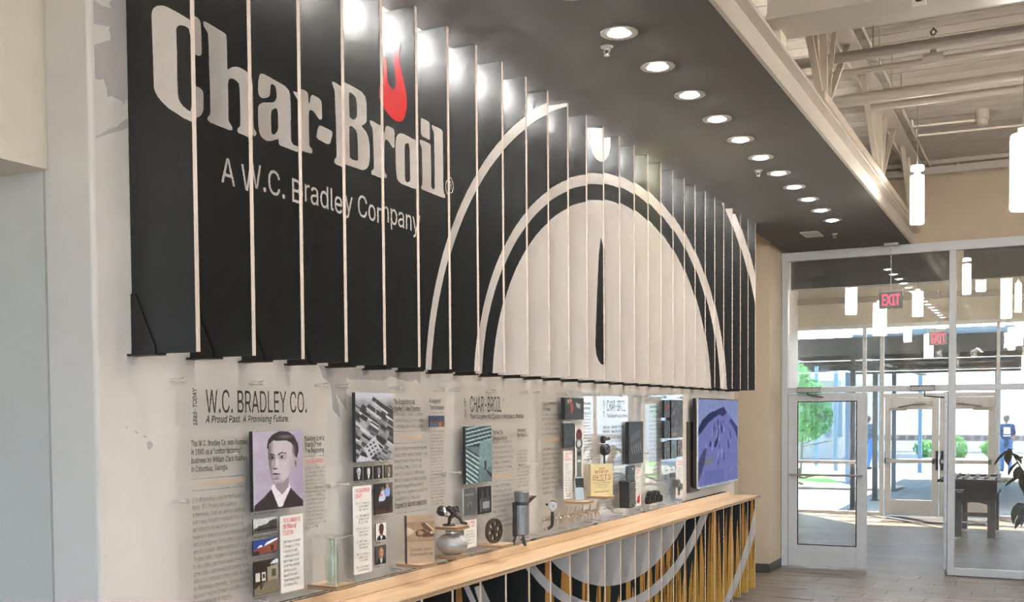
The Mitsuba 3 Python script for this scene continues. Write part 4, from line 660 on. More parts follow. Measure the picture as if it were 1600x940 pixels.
FILL = ['In the 1980s, the Company', 'turned to the riverfront and', 'began to restore buildings', 'along the Chattahoochee', 'as lofts and offices for the', 'people of Columbus and the', 'region. It has since led the', 'transformation of downtown', 'into a place of business']
setlines(B, 'body_text', (FILL*3)[:23], 1.99, 1.815, 0.0180, 0.011, 0.155, False, GREYINK, simp=0.09)
C3 = PN[2]
tv = text2d('1948-1997', 0.024, 0.124, True, shear=0.15); put('date', flat_yz(geoms(affinity.translate(affinity.rotate(tv, 90, origin=(0, 0)), 2.392, 1.882)), XF+0.0003), 'matte', INK, parent=C3)
setlines(C3, 'title', ['CHAR-BROIL'], 2.436, 1.925, 0.1, 0.091, 0.398, simp=0.01); setlines(C3, 'title_mark', ['®'], 2.85, 1.985, 0.1, 0.02, 0.02, simp=0.03)
setlines(C3, 'subtitle', ['The Company that Ignited a Backyard Lifestyle'], 2.432, 1.886, 0.1, 0.027, 0.70, True, shear=0.2)
picture(C3, 'photograph', 2.35, 2.666, 1.513, 1.842, 0.080, pipes_pic, 52, 80, 'blue-grey photograph of metal pipes and scrap')
setlines(C3, 'caption', ['Columbus Iron Works'], 2.50, 1.500, 0.1, 0.007, 0.14)
picture(C3, 'photograph', 2.338, 2.476, 1.333, 1.487, 0.072, plate_pic, 26, 36, 'grey embossed plate in a pale frame', side=(0.55, 0.56, 0.57), mat='brushed')
picture(C3, 'photograph', 2.52, 2.68, 1.326, 1.485, 0.067, bottles_pic, 30, 40, 'dark photograph of two bottles'); setlines(C3, 'caption', ['Lighter fluid'], 2.56, 1.316, 0.1, 0.008, 0.1)
plaque(C3, 2.35, 2.497, 1.144, 1.302, ['CHAR-BROIL', 'GRILL PARTS'], ['The first grills were cast', 'in iron by the foundry of', 'the Columbus Iron Works', 'and sold in the South as', 'backyard cookers for the', 'family.'], 0.014, 0.011, 0.0175)
setlines(C3, 'heading', ['The Idea That', 'Changed Everything'], 2.713, 1.790, 0.036, 0.026, 0.19, True)
T3 = ['The population had moved out, and', 'Americans needed a way of cooking', 'outdoors at home. Columbus Iron Works', 'built on this idea of backyard cooking', 'and began in 1948. The wood for', 'it is the mountain. Char-Broil made', 'the first cast iron charcoal grill and', 'it changed the way of cooking, making', 'it a leading brand of outdoor cooking', 'known for its innovation in', 'grills and smokers that are']
setlines(C3, 'body_text', T3[:6], 2.714, 1.735, 0.0310, 0.019, 0.29, False, GREYINK, simp=0.08); setlines(C3, 'quote', ['Bringing neighbors together'], 2.725, 1.525, 0.1, 0.020, 0.27, False, ORINK, shear=0.25)
rule(C3, 2.714, 3.0, 1.565); rule(C3, 2.714, 3.0, 1.505)
setlines(C3, 'body_text', (T3[4:]+T3)[:9], 2.712, 1.470, 0.0310, 0.019, 0.27, False, GREYINK, simp=0.08)
setlines(C3, 'heading', ['A Household', 'Name Was Born'], 3.042, 1.798, 0.030, 0.023, 0.155, True); rule(C3, 3.04, 3.19, 1.752)
setlines(C3, 'body_text', (FILL*2)[:11], 3.04, 1.675, 0.0222, 0.012, 0.158, False, GREYINK, simp=0.09)
D4 = PN[3]
setlines(D4, 'heading', ['An Early Commitment', 'To Innovation'], 3.410, 1.967, 0.036, 0.026, 0.22, True)
setlines(D4, 'body_text', T2[4:9], 3.412, 1.900, 0.0325, 0.019, 0.30, False, GREYINK, simp=0.09); setlines(D4, 'quote', ['A new way of cooking'], 3.43, 1.730, 0.1, 0.02, 0.25, False, ORINK, shear=0.25)
setlines(D4, 'body_text', T2[3:12]+T3[:1], 3.408, 1.668, 0.0320, 0.019, 0.31, False, GREYINK, simp=0.09)
picture(D4, 'photograph', 3.716, 4.041, 1.87, 2.021, 0.092, people_dark, 44, 34, 'dark photograph of people at a counter')
put('label_card', rbox(XF, XF+0.004, 3.745, 3.93, 1.845, 1.866, 0.001), 'satin', (0.5, 0.53, 0.56), parent=D4)
picture(D4, 'photograph', 3.737, 3.915, 1.675, 1.844, 0.072, darkpic(3, (.17, .19, .21), .18, 3), 24, 40, 'dark photograph of a tall smoker')
picture(D4, 'photograph', 3.938, 4.085, 1.389, 1.83, 0.067, gear_pic, 26, 60, 'card with a long grey gadget with a dark red top')
plaque(D4, 3.748, 3.896, 1.322, 1.655, ['THE GAS', 'GRILL', 'ARRIVES'], FILL*2, 0.016, 0.011, 0.0185)
put('frame', rbox(XF, 0.075, 3.935, 4.09, 1.365, 1.389, 0.003), 'satin', (0.03, 0.03, 0.03), parent=D4)
setlines(D4, 'heading', ['Reinventing', 'the Smoker,', 'Fryer & Grill'], 4.102, 1.975, 0.035, 0.022, 0.15, True); setlines(D4, 'body_text', (FILL*3)[:15], 4.110, 1.885, 0.0222, 0.012, 0.155, False, GREYINK, simp=0.09)
E5 = PN[4]
tv = text2d('1998-TODAY', 0.026, 0.129, True, shear=0.15); put('date', flat_yz(geoms(affinity.translate(affinity.rotate(tv, 90, origin=(0, 0)), 4.515, 1.881)), XF+0.0003), 'matte', INK, parent=E5)
setlines(E5, 'title', ['CHAR-BROIL'], 4.558, 1.929, 0.1, 0.082, 0.404, simp=0.02)
setlines(E5, 'subtitle', ['The Backyard is Our Business'], 4.558, 1.881, 0.1, 0.027, 0.44, True)
setlines(E5, 'heading', ['The Gas Grill', 'Family Grows'], 4.475, 1.798, 0.032, 0.022, 0.145, True); setlines(E5, 'heading', ['A Backyard Thinking', 'Design Inspiration'], 4.65, 1.798, 0.034, 0.024, 0.25, True)
setlines(E5, 'body_text', (T3+T2)[:14], 4.647, 1.72, 0.0310, 0.019, 0.28, False, GREYINK, simp=0.1); setlines(E5, 'body_text', FILL[:5], 4.45, 1.29, 0.025, 0.013, 0.16, False, GREYINK, simp=0.1)
picture(E5, 'photograph', 4.952, 5.275, 1.511, 1.845, 0.092, grill_pic, 44, 60, 'dark photograph of a grill seen from above')
put('card', rbox(XF, 0.069, 4.975, 5.148, 1.331, 1.492, 0.002), 'satin', (0.045, 0.06, 0.07), parent=E5, label='dark blue-grey card with a pale oval mark')
put('card_mark', affinity and prism_yz(affinity.scale(Polygon([(5.10+.02*math.cos(t), 1.468+.012*math.sin(t)) for t in np.linspace(0, 6.283, 24)]), 1, 1), 0.069, 0.0695), 'satin', (0.4, 0.42, 0.43), parent=E5)
q = plaque(E5, 5.166, 5.296, 1.159, 1.465, ['THE BIG', 'EASY'], FILL+FILL[:4], 0.016, 0.011, 0.0175); put('red_figure', prism_yz(Polygon([(5.20, 1.19), (5.24, 1.175), (5.265, 1.20), (5.262, 1.235), (5.275, 1.262), (5.266, 1.264), (5.25, 1.24), (5.235, 1.243), (5.205, 1.23)]), XF+0.005, XF+0.0056), 'matte', (0.40, 0.04, 0.04), parent=q)
F6 = PN[5]
setlines(F6, 'heading', ['Innovation', 'on the Table'], 5.515, 1.955, 0.04, 0.026, 0.22, True); setlines(F6, 'body_text', (T2+T3)[:17], 5.506, 1.87, 0.034, 0.02, 0.33, False, GREYINK, simp=0.1)
for i, (r, fn, nx, ny, lab) in enumerate((((5.84, 5.994, 1.873, 2.022, 0.082), darkpic(21, (.16, .16, .18), .3), 20, 26, 'small dark picture with a red spot'), ((5.838, 5.993, 1.694, 1.845, 0.082), darkpic(22, (.14, .14, .15), .3), 20, 26, 'small dark picture under the one with a red spot'), ((5.838, 5.992, 1.512, 1.663, 0.082), darkpic(23, (.25, .25, .25), .6, 9), 20, 26, 'small mottled picture'), ((6.015, 6.342, 1.692, 2.026, 0.087), food_pic, 34, 46, 'larger dark mottled picture with food'), ((6.028, 6.18, 1.512, 1.672, 0.082), darkpic(24, (.33, .40, .42), .25, 2), 20, 26, 'small grey-blue picture'), ((6.208, 6.347, 1.519, 1.671, 0.082), darkpic(25, (.35, .30, .26), .8, 7), 20, 26, 'small picture of people'))):
    picture(F6, 'photograph', *r, fn, nx, ny, lab)
put('red_spot', prism_yz(Polygon([(5.885, 1.93), (5.95, 1.96), (5.96, 1.99), (5.90, 1.965)]), 0.082, 0.0824), 'matte', (0.45, 0.05, 0.05), parent=F6)
plaque(F6, 6.216, 6.395, 1.149, 1.484, ['THE NEXT', 'CHAPTER'], FILL*2, 0.016, 0.011, 0.0185)
for a, b, c, d_, col in ((5.912, 6.001, 1.333, 1.377, (.12, .16, .19)), (6.056, 6.182, 1.344, 1.381, (.07, .06, .055))): put('photograph', rbox(XF, XF+0.006, a, b, c, d_, 0.001), 'satin', col, parent=F6)
for a, z in ((5.90, 1.43), (6.045, 1.43)): setlines(F6, 'heading', ['The', 'Future'], a, z, 0.026, 0.018, 0.10, True)
for a, z in ((5.90, 1.30), (6.045, 1.31)): setlines(F6, 'body_text', FILL[:7], a, z, 0.02, 0.011, 0.14, False, GREYINK, simp=0.1)

# ------------------------------------------------------------------ television
tv_ = thing('television', 'wall television showing a blue mountain, beyond the last clear panel', 'television')
y0, y1, z0, z1 = 6.763, 8.213, 1.20, 2.05
put('case', rbox(0.045, 0.098, y0, y1, z0, z1, 0.006), 'gloss', (0.012, 0.012, 0.014), parent=tv_)
put('side_trim', [rbox(0.085, 0.1, y0-0.012, y0+0.012, z0, z1, 0.003), rbox(0.09, 0.1, y0, y1, z0-0.008, z0+0.01, 0.003)], 'metal', (0.7, 0.72, 0.76), parent=tv_)
put('wall_mount', bx(0.0, 0.046, 7.2, 7.8, 1.45, 1.85), 'satin', (0.02, 0.02, 0.02), parent=tv_)
def mountain(u, v):
    p = Paint(u, v, (0.42, 0.47, 0.70)).mix(ss(0.0, 0.4, v)*0.3, (0.52, 0.56, 0.76))
    pk = [(0.0, 1.0), (0.0, 0.33), (0.10, 0.23), (0.28, 0.15), (0.44, 0.12), (0.55, 0.09), (0.62, 0.08), (0.70, 0.14), (0.82, 0.22), (1.0, 0.34), (1.0, 1.0)]
    p.poly(pk, (0.36, 0.38, 0.66)); r = np.random.default_rng(8)
    p.poly([(0.0, 0.33), (0.10, 0.23), (0.28, 0.15), (0.45, 0.12), (0.50, 0.17), (0.36, 0.22), (0.24, 0.27), (0.10, 0.36), (0.0, 0.42)], (0.10, 0.15, 0.33)).poly([(0.45, .11), (.62, .08), (.70, .15), (.6, .2), (.5, .18)], (0.16, 0.17, 0.40)).poly([(0.82, .22), (1, .34), (1, .5), (.9, .36), (.76, .26)], (0.18, 0.22, 0.45))
    for i in range(34):
        a = r.uniform(-1, 1); t = r.uniform(0.1, 1.0); cx, cy = 0.5+a*0.45*t, 0.18+0.65*t*r.uniform(0.3, 1); p.poly([(cx-.012, cy), (cx+.012, cy-.02), (cx+.012+a*.04, cy+.08), (cx-.016+a*.04, cy+.10)], (0.19, 0.21, 0.44) if i % 3 else (0.50, 0.52, 0.78), .8)
    p.poly([(.42, .46), (.48, .43), (.47, .52), (.42, .56), (.36, .56)], (.15, .16, .36)).poly([(.26, .50), (.31, .48), (.31, .55), (.25, .55)], (.16, .17, .38))
    p.poly([(0.12, .70), (.30, .67), (.36, .73), (.20, .77)], (0.42, 0.42, 0.42), .8).box(.15, .62, .84, 1.0, (0.26, 0.32, 0.58), .5).poly([(0, .72), (.12, .58), (.2, .56), (.14, .76), (0, .95)], (.20, .19, .34), .8)
    return p.noise(26, 0.07, 2).c
n1, n2 = 90, 70
U = np.array([(i/n1, j/n2) for j in range(n2+1) for i in range(n1+1)]); Vv = np.column_stack([np.full(len(U), 0.0985), y0+0.012+U[:, 0]*(y1-y0-0.024), z1-0.012-U[:, 1]*(z1-z0-0.024)])
Ff = [t for j in range(n2) for i in range(n1) for t in ((j*(n1+1)+i, j*(n1+1)+i+n1+1, j*(n1+1)+i+n1+2), (j*(n1+1)+i, j*(n1+1)+i+n1+2, j*(n1+1)+i+1))]
k = put('screen', (Vv, np.array(Ff)), 'gloss', np.tile((0.01, 0.01, 0.012), (len(Vv), 1)), parent=tv_)
scene[k] = mikit.ply((Vv, np.array(Ff)), 'gloss_screen', smooth=True, color=0.34*(lambda q: 0.72*q+0.28*q.mean(1, keepdims=True))(lin(mountain(U[:, 0], U[:, 1])))); scene[k]['emitter'] = {'type': 'area', 'radiance': {'type': 'mesh_attribute', 'name': 'vertex_color'}}
scene['gloss_screen'] = two({'type': 'diffuse', 'reflectance': rgb((0.012, 0.012, 0.014))})
spk = put('wall_speaker', rbox(0.0, 0.03, 6.72, 7.06, 1.16, 1.83, 0.004), 'satin', (0.05, 0.045, 0.04), label='dark upright panel on the wall behind the left edge of the television', cat='panel')

# ------------------------------------------------------------------ exhibits
def shelf(y0, x1, z, lab, yw=0.146, x0=XF, th=0.019):
    s = thing('display_shelf', lab, 'shelf', 'small birch shelves on the clear panels')
    put('board', bx(x0, x1, y0, y0+yw, z-th, z), 'birch', parent=s); put('edge', [bx(x1, x1+0.0008, y0, y0+yw, z-th, z), bx(x0, x1, y0-0.0008, y0, z-th, z)], 'birch_edge', parent=s)
shelf(0.917, 0.221, 1.149, 'small birch shelf carrying the green bottle in its clear case')
shelf(1.645, 0.216, 1.152, 'small birch shelf under the brown book with joined hands')
shelf(2.037, 0.193, 1.145, 'small birch shelf under the silver pot'); shelf(2.037, 0.192, 1.303, 'small birch shelf above the silver pot, carrying the dark statuette')
shelf(2.526, 0.217, 1.152, 'small birch shelf carrying the dark iron wheel'); shelf(3.772, 0.216, 1.308, 'small birch shelf carrying the tilted tablet'); shelf(4.16, 0.22, 1.318, 'small birch shelf under the cream book')
# bottle in its case
cs = thing('display_case', 'clear acrylic box over the green bottle', 'display case')
for nm, b in (('front', (0.2165, 0.2195, 0.918, 1.062, 1.149, 1.366)), ('left', (0.064, 0.2165, 0.918, 0.921, 1.149, 1.366)), ('right', (0.064, 0.2165, 1.059, 1.062, 1.149, 1.366)), ('top', (0.064, 0.2165, 0.921, 1.059, 1.363, 1.366))): put('side_'+nm if nm != 'top' else 'lid', bx(*b), 'acrylic', parent=cs)
put('bright_edge', [bx(0.2160, 0.2200, 0.9175, 0.9200, 1.149, 1.367), bx(0.064, 0.0655, 0.9175, 0.919, 1.149, 1.367), bx(0.064, 0.2195, 0.917, 0.9180, 1.3655, 1.367), bx(0.2192, 0.2199, 0.918, 1.062, 1.3655, 1.367)], 'satin', (0.55, 0.54, 0.50), parent=cs)
prof = [(0, 0.004), (0.022, 0.001), (0.0275, 0.006), (0.0275, 0.018), (0.0250, 0.034), (0.0270, 0.058), (0.0325, 0.085), (0.0345, 0.105), (0.0335, 0.122), (0.0290, 0.142), (0.0215, 0.160), (0.0150, 0.175), (0.0130, 0.188), (0.0135, 0.196), (0.0138, 0.203), (0.0095, 0.204)]
inner = [(0.0095, 0.200), (0.0098, 0.186), (0.0115, 0.174), (0.0175, 0.159), (0.0250, 0.141), (0.0295, 0.121), (0.0305, 0.105), (0.0285, 0.085), (0.0230, 0.060), (0.0215, 0.036), (0.0230, 0.020), (0.015, 0.012), (0, 0.014)]
btm = trimesh.creation.revolve(np.array(prof+inner), sections=48); v = btm.vertices.copy(); r_ = np.hypot(v[:, 0], v[:, 1]); th_ = np.arctan2(v[:, 1], v[:, 0])
w_ = np.clip(1-np.abs(v[:, 2]-0.085)/0.065, 0, 1)*(r_ > 0.026)*np.clip(1-np.abs(v[:, 2]-0.108)/0.012, 0.0, 1).__rsub__(1); v[:, :2] *= (1+0.035*w_*np.cos(th_*10))[:, None]
btm.vertices = v; btm = btm if btm.volume > 0 else trimesh.Trimesh(btm.vertices, btm.faces[:, ::-1], process=False); btm.apply_translation((0.150, 0.988, 1.1495))
put('glass_bottle', btm, 'bottle_glass', smooth=True, label='pale green contoured glass bottle standing in the clear case', cat='bottle')
# brown book, cream book
def book(p, q, z, h, th, cover, spine, lab, front):
    p, q = np.array(p), np.array(q); d = q-p; w = np.linalg.norm(d); d = d/w; n = np.array([d[1], -d[0]])       # n looks to the camera
    b = thing('book', lab, 'book'); M = np.eye(4); M[:3, 0] = (*d, 0); M[:3, 1] = (*-n, 0); M[:3, 2] = (0, 0, 1); M[:3, 3] = (*p, z)
    def loc(m): m = m.copy(); m.apply_transform(M); return m
    put('cover', [loc(bx(0, w, 0, 0.0025, 0, h)), loc(bx(0, w, th-0.0025, th, 0, h))], 'satin', cover, parent=b); put('spine', loc(bx(-0.002, 0.0, 0, th, 0, h)), 'satin', spine, parent=b); put('pages', loc(bx(0.001, w-0.004, 0.0025, th-0.0025, 0.003, h-0.003)), 'matte', (0.68, 0.64, 0.55), parent=b)
    def prt(polys, col, name): m = flat_yz(polys, 0); vv = m.vertices; m.vertices = np.column_stack([vv[:, 1], np.full(len(vv), -0.0004), vv[:, 2]]); put(name, loc(m), 'matte', col, parent=b)
    front(b, prt, w, h, loc)
    return b
def T_(s, x, z, hgt, wd, bold=False, shear=0.0): return geoms(affinity.translate(text2d(s, hgt, wd, bold, 0.02, shear), x, z))
def f_serv(b, prt, w, h, loc):
    def art(u, v):
        p = Paint(u, v, (0.60, 0.49, 0.38)).mix(ss(0.25, 0.6, v)*ss(1, .5, v), (0.66, 0.56, 0.46))
        p.poly([(0.0, .40), (.0, .25), (.18, .36), (.28, .50), (.12, .62), (0, .66)], (0.80, 0.72, 0.62)).poly([(.30, .52), (.42, .40), (.62, .38), (.72, .52), (1, .62), (1, .78), (.7, .80), (.45, .74), (.33, .72)], (0.34, 0.23, 0.17)).poly([(.50, .12), (.62, .05), (.80, .30), (.98, .52), (.80, .55), (.62, .36)], (0.38, 0.28, 0.22)).poly([(.38, .48), (.50, .44), (.62, .56), (.55, .70), (.42, .66)], (0.62, 0.48, 0.38)).el(.9, .58, .06, .06, (.85, .76, .66), .3).poly([(.66, .10), (.78, .12), (1, .45), (1, .55)], (0.78, 0.68, 0.56))
        return p.noise(9, .10, 1).c
    n1, n2 = 36, 26; U = np.array([(i/n1, j/n2) for j in range(n2+1) for i in range(n1+1)]); V = np.column_stack([U[:, 0]*w, np.full(len(U), -0.0003), h*(0.87-0.42*U[:, 1])])
    F = np.array([t for j in range(n2) for i in range(n1) for t in ((j*(n1+1)+i, j*(n1+1)+i+n1+1, j*(n1+1)+i+n1+2), (j*(n1+1)+i, j*(n1+1)+i+n1+2, j*(n1+1)+i+1))])
    m = trimesh.Trimesh(V, F, process=False); put('cover_picture', loc(m), 'satin', lin(art(U[:, 0], U[:, 1])), parent=b)
    dk = (0.06, 0.04, 0.03)
    prt(T_('WILLIAM B. TURNER', 0.02, h*0.935, 0.007, w*0.8), (0.25, 0.16, 0.10), 'author'); prt(T_('SECOND PRINTING', 0.045, h*0.895, 0.005, w*0.45), (0.2, 0.13, 0.08), 'author')
    prt(T_('THE LEARNING OF LOVE', 0.02, h*0.40, 0.006, w*0.75), (0.33, 0.23, 0.16), 'small_title'); prt(T_('A Journey Toward', 0.016, h*0.26, 0.015, w*0.80, shear=0.2)+T_('Servant Leadership', 0.016, h*0.16, 0.015, w*0.82, shear=0.2), dk, 'title')
book((0.130, 1.643), (0.219, 1.764), 1.1525, 0.245, 0.028, (0.43, 0.31, 0.215), (0.022, 0.020, 0.04), 'brown book with joined hands and the title A Journey Toward Servant Leadership', f_serv)
def f_best(b, prt, w, h, loc):
    br, dk = (0.30, 0.055, 0.025), (0.06, 0.035, 0.02)
    prt(T_('THE', w*.38, h*.815, .016, w*.25, True)+T_('BOOK OF', w*.18, h*.715, .018, w*.62, True), br, 'title'); prt(T_('BESTS', w*.07, h*.49, h*.17, w*.87), br, 'title'); prt([sbox(w*.25, h*.46, w*.72, h*.475)], br, 'underline')
    prt(T_('An Indispensable Guide', w*.14, h*.385, .010, w*.75)+T_('to the Best Things', w*.20, h*.315, .010, w*.6)+T_('Life Has to Offer', w*.22, h*.245, .010, w*.55)+T_('FREDERICK ROBERTS', w*.14, h*.09, .009, w*.72, True), dk, 'cover_lettering')
book((0.09, 4.172), (0.192, 4.342), 1.3185, 0.226, 0.03, (0.66, 0.56, 0.32), (0.60, 0.51, 0.30), 'cream book with red-brown title THE BOOK OF BESTS', f_best)
# silver pot and the statuette above it
pot = thing('metal_pot', 'round silver pot with a short neck between two small shelves', 'pot')
put('body', lathe([(0, 0), (0.034, 0.0), (0.045, 0.003), (0.075, 0.024), (0.088, 0.050), (0.088, 0.066), (0.078, 0.090), (0.055, 0.108), (0.034, 0.114), (0.031, 0.118), (0.031, 0.127), (0.036, 0.131), (0.030, 0.133), (0.026, 0.124), (0, 0.120)], 48, (0.125, 2.11, 1.1455)), 'brushed', (0.44, 0.44, 0.45), smooth=50, parent=pot)
put('neck_ring', lathe([(0.032, 0.116), (0.038, 0.118), (0.038, 0.127), (0.032, 0.129)], 36, (0.125, 2.11, 1.1455)), 'metal', (0.6, 0.6, 0.58), smooth=50, parent=pot)
sc = thing('statuette', 'dark bronze statuette of a figure bending under a round load, on the upper small shelf', 'statuette')
def limbs(segs, e=0.004, smooth=8, at=(0, 0, 0)):
    """one continuous skin over a skeleton of (point, radius, point, radius) bones"""
    out = None
    for p, r, q, s in segs:
        a = m3.Manifold.sphere(r, 20).translate(tuple(p)); b = m3.Manifold.sphere(s, 20).translate(tuple(q)); h = m3.Manifold.batch_hull([a, b]); out = h if out is None else out+h
    m = out.refine_to_length(e).to_mesh(); t = trimesh.Trimesh(m.vert_properties[:, :3], m.tri_verts); trimesh.smoothing.filter_taubin(t, iterations=smooth); t.apply_translation(at); return t
F_ = [((0, -.012, .012), .009, (.002, -.006, .045), .011), ((.002, -.006, .045), .011, (0, .020, .062), .013), ((0, .020, .062), .014, (0, -.010, .094), .016), ((0, -.010, .094), .012, (0, -.034, .088), .011), ((0, .020, .060), .012, (.004, .046, .042), .009), ((.004, .046, .042), .009, (.004, .058, .016), .008), ((.004, .058, .016), .008, (.004, .082, .010), .008), ((0, -.006, .094), .008, (.014, .018, .064), .006), ((.014, .018, .064), .006, (.016, -.006, .040), .006), ((0, .022, .086), .013, (0, .032, .096), .012), ((0, .012, .098), .008, (.01, .040, .078), .007)]
RS = trimesh.transformations.rotation_matrix(math.radians(-52), (0, 0, 1)); RS[:3, 3] = (0.122, 2.105, 1.3035)
def sp_(m): m = m.copy(); m.apply_transform(RS); return m
put('base', sp_(lathe([(0, 0), (0.034, 0), (0.034, 0.006), (0.030, 0.010), (0, 0.010)], 28, (0, -0.012, 0))), 'gloss', (0.012, 0.011, 0.01), smooth=30, parent=sc)
put('figure', sp_(limbs(F_, 0.004, 6)), 'gloss', (0.020, 0.016, 0.013), smooth=True, parent=sc)
put('load', sp_(ball((0, -0.050, 0.082), 0.030, (0.9, 1, 1))), 'gloss', (0.012, 0.014, 0.013), smooth=True, parent=sc)
put('cloth', sp_(lathe([(0.0310, -0.008), (0.034, 0.0), (0.0310, 0.008)], 30, (0, -0.036, 0.078), (0, 1, 0.35))), 'metal', (0.75, 0.75, 0.74), smooth=50, parent=sc)
# iron wheel
iw = thing('iron_wheel', 'dark brown six-spoked iron wheel standing on a small shelf', 'wheel')
ringp = Polygon([(math.cos(t)*.0725, math.sin(t)*.0725) for t in np.linspace(0, 2*math.pi, 64)])
holes = [affinity.rotate(affinity.scale(Polygon([(.024, -.006), (.050, -.013), (.054, 0), (.050, .013), (.024, .006)]), 1, 1).buffer(.003), a, origin=(0, 0)) for a in range(15, 375, 60)]
wm = prism_yz(ringp.difference(unary_union(holes)), -0.007, 0.007); rim = [lathe([(.062, -.010), (.073, -.010), (.073, .010), (.062, .010), (.062, -.010)], 64, (0, 0, 0), (1, 0, 0)), lathe([(0, -.012), (.018, -.012), (.018, .012), (0, .012)], 24, (0, 0, 0), (1, 0, 0))]
for nm, mm in (('disc', [wm]), ('rim', rim[:1]), ('hub', rim[1:])):
    mm = trimesh.util.concatenate(mm); mm.apply_transform(trimesh.transformations.rotation_matrix(math.radians(-10), (0, 0, 1))); mm.apply_translation((0.125, 2.60, 1.2255)); put(nm, mm, 'satin', (0.045, 0.032, 0.024), smooth=30, parent=iw)
# smoker
sm = thing('smoker_model', 'upright grey cylinder smoker with an open black top and a side shelf, on black legs', 'smoker'); sx_, sy_ = 0.108, 3.0; c_ = (sx_, sy_, 0)
put('body', lathe([(0, 1.155), (0.030, 1.152), (0.046, 1.162), (0.048, 1.18), (0.048, 1.345), (0.044, 1.346), (0.044, 1.20), (0, 1.2)], 40, c_), 'brushed', (0.27, 0.29, 0.31), smooth=40, parent=sm)
put('lid', lathe([(0.044, 1.365), (0.046, 1.366), (0.047, 1.425), (0.040, 1.432), (0.0, 1.434)], 40, (sx_, sy_+0.006, 0.0)), 'brushed', (0.20, 0.215, 0.23), smooth=40, parent=sm)
put('dark_band', lathe([(0.0, 1.346), (0.047, 1.346), (0.047, 1.352), (0.042, 1.366), (0.0, 1.366)], 40, c_), 'satin', (0.02, 0.02, 0.022), smooth=40, parent=sm)
put('side_handle', prism_yz(Polygon([(3.035, 1.385), (3.165, 1.392), (3.03, 1.345)]), sx_-0.01, sx_+0.03), 'satin', (0.03, 0.018, 0.016), parent=sm)
put('back_rail', [bx(sx_-0.035, sx_-0.01, 2.945, 2.957, 1.15, 1.365), bx(sx_-0.02, sx_, 3.045, 3.055, 1.17, 1.26)], 'satin', (0.025, 0.025, 0.027), parent=sm)
put('emblem', [tube([(sx_+0.025, 2.957, 1.335), (sx_+0.032, 2.962, 1.32), (sx_+0.024, 2.957, 1.305), (sx_+0.033, 2.962, 1.29), (sx_+0.024, 2.957, 1.285)], 0.003, 6)], 'satin', (0.16, 0.17, 0.18), parent=sm)
for a, (lx, ly) in enumerate(((0.155, 2.955), (0.10, 3.045), (0.075, 2.95))): put('leg', [cyl((sx_+(lx-sx_)*.6, sy_+(ly-sy_)*.75, 1.16), (lx, ly, 1.104), 0.008, 12, 0.009), ball((lx, ly, 1.104), 0.0095)], 'satin', (0.03, 0.031, 0.033), smooth=40, parent=sm)
put('cross_strut', cyl((0.10, 3.03, 1.13), (0.12, 2.97, 1.13), 0.006), 'satin', (0.03, 0.03, 0.03), parent=sm)
put('mount_peg', cyl((XF, 3.0, 1.25), (0.075, 3.0, 1.25), 0.012), 'satin', (0.03, 0.03, 0.03), parent=sm)
# gauge and burner tree
gg = thing('gas_gauge', 'round silver gauge on a bent black pipe', 'gauge')
put('dial', lathe([(0, -0.012), (0.026, -0.012), (0.030, -0.004), (0.030, 0.008), (0.026, 0.012), (0, 0.013)], 36, (0.125, 3.43, 1.304), (0.7, -0.7, 0)), 'brushed', (0.55, 0.59, 0.61), smooth=40, parent=gg)
put('dial_hub', cyl((0.133, 3.422, 1.304), (0.138, 3.417, 1.304), 0.006), 'satin', (0.2, 0.3, 0.33), parent=gg)
put('valve_knob', [lathe([(0, 0), (0.018, 0), (0.020, 0.012), (0.012, 0.02), (0, 0.02)], 18, (0.10, 3.49, 1.315), (0, 0.3, 1)), cyl((0.062, 3.47, 1.31), (0.12, 3.44, 1.305), 0.008)], 'satin', (0.02, 0.02, 0.02), smooth=40, parent=gg)
put('fitting', cyl((0.125, 3.425, 1.265), (0.125, 3.425, 1.28), 0.008), 'metal', (0.6, 0.6, 0.58), parent=gg)
put('pipe', tube([(0.125, 3.425, 1.268), (0.125, 3.425, 1.185), (0.122, 3.41, 1.168), (0.118, 3.375, 1.160), (0.118, 3.35, 1.160)], 0.0105, 12), 'satin', (0.012, 0.012, 0.013), smooth=True, parent=gg)
put('end_nut', cyl((0.118, 3.36, 1.160), (0.118, 3.325, 1.160), 0.0095, 8), 'metal', (0.55, 0.53, 0.48), parent=gg)
bt = thing('burner_manifold', 'brassy pipe with a row of X-shaped valve arms', 'burner'); BR = (0.55, 0.50, 0.42)
put('pipe', cyl((0.095, 3.36, 1.218), (0.095, 4.24, 1.205), 0.0085, 14), 'metal', BR, smooth=40, parent=bt); put('end_cap', ball((0.095, 3.36, 1.218), 0.011), 'metal', BR, smooth=True, parent=bt)
for i in range(6):
    y = 3.55+0.134*i; z = 1.215-0.0145*(y-3.35)
    put('valve_arm', [cyl((0.117, y-0.035, z-0.045), (0.117, y+0.02, z+0.065), 0.005, 8), cyl((0.122, y-0.03, z+0.018), (0.122, y+0.035, z-0.028), 0.005, 8), cyl((0.095, y-0.012, z), (0.128, y+0.012, z), 0.013, 10), ball((0.122, y-0.03, z+0.018), 0.008, sub=2), ball((0.122, y+0.035, z-0.028), 0.008, sub=2)], 'metal', BR, smooth=40, parent=bt)
for y in (3.45, 4.15): put('mount_peg', cyl((XF, y, 1.214), (0.095, y, 1.212), 0.006, 8), 'metal', BR, parent=bt)
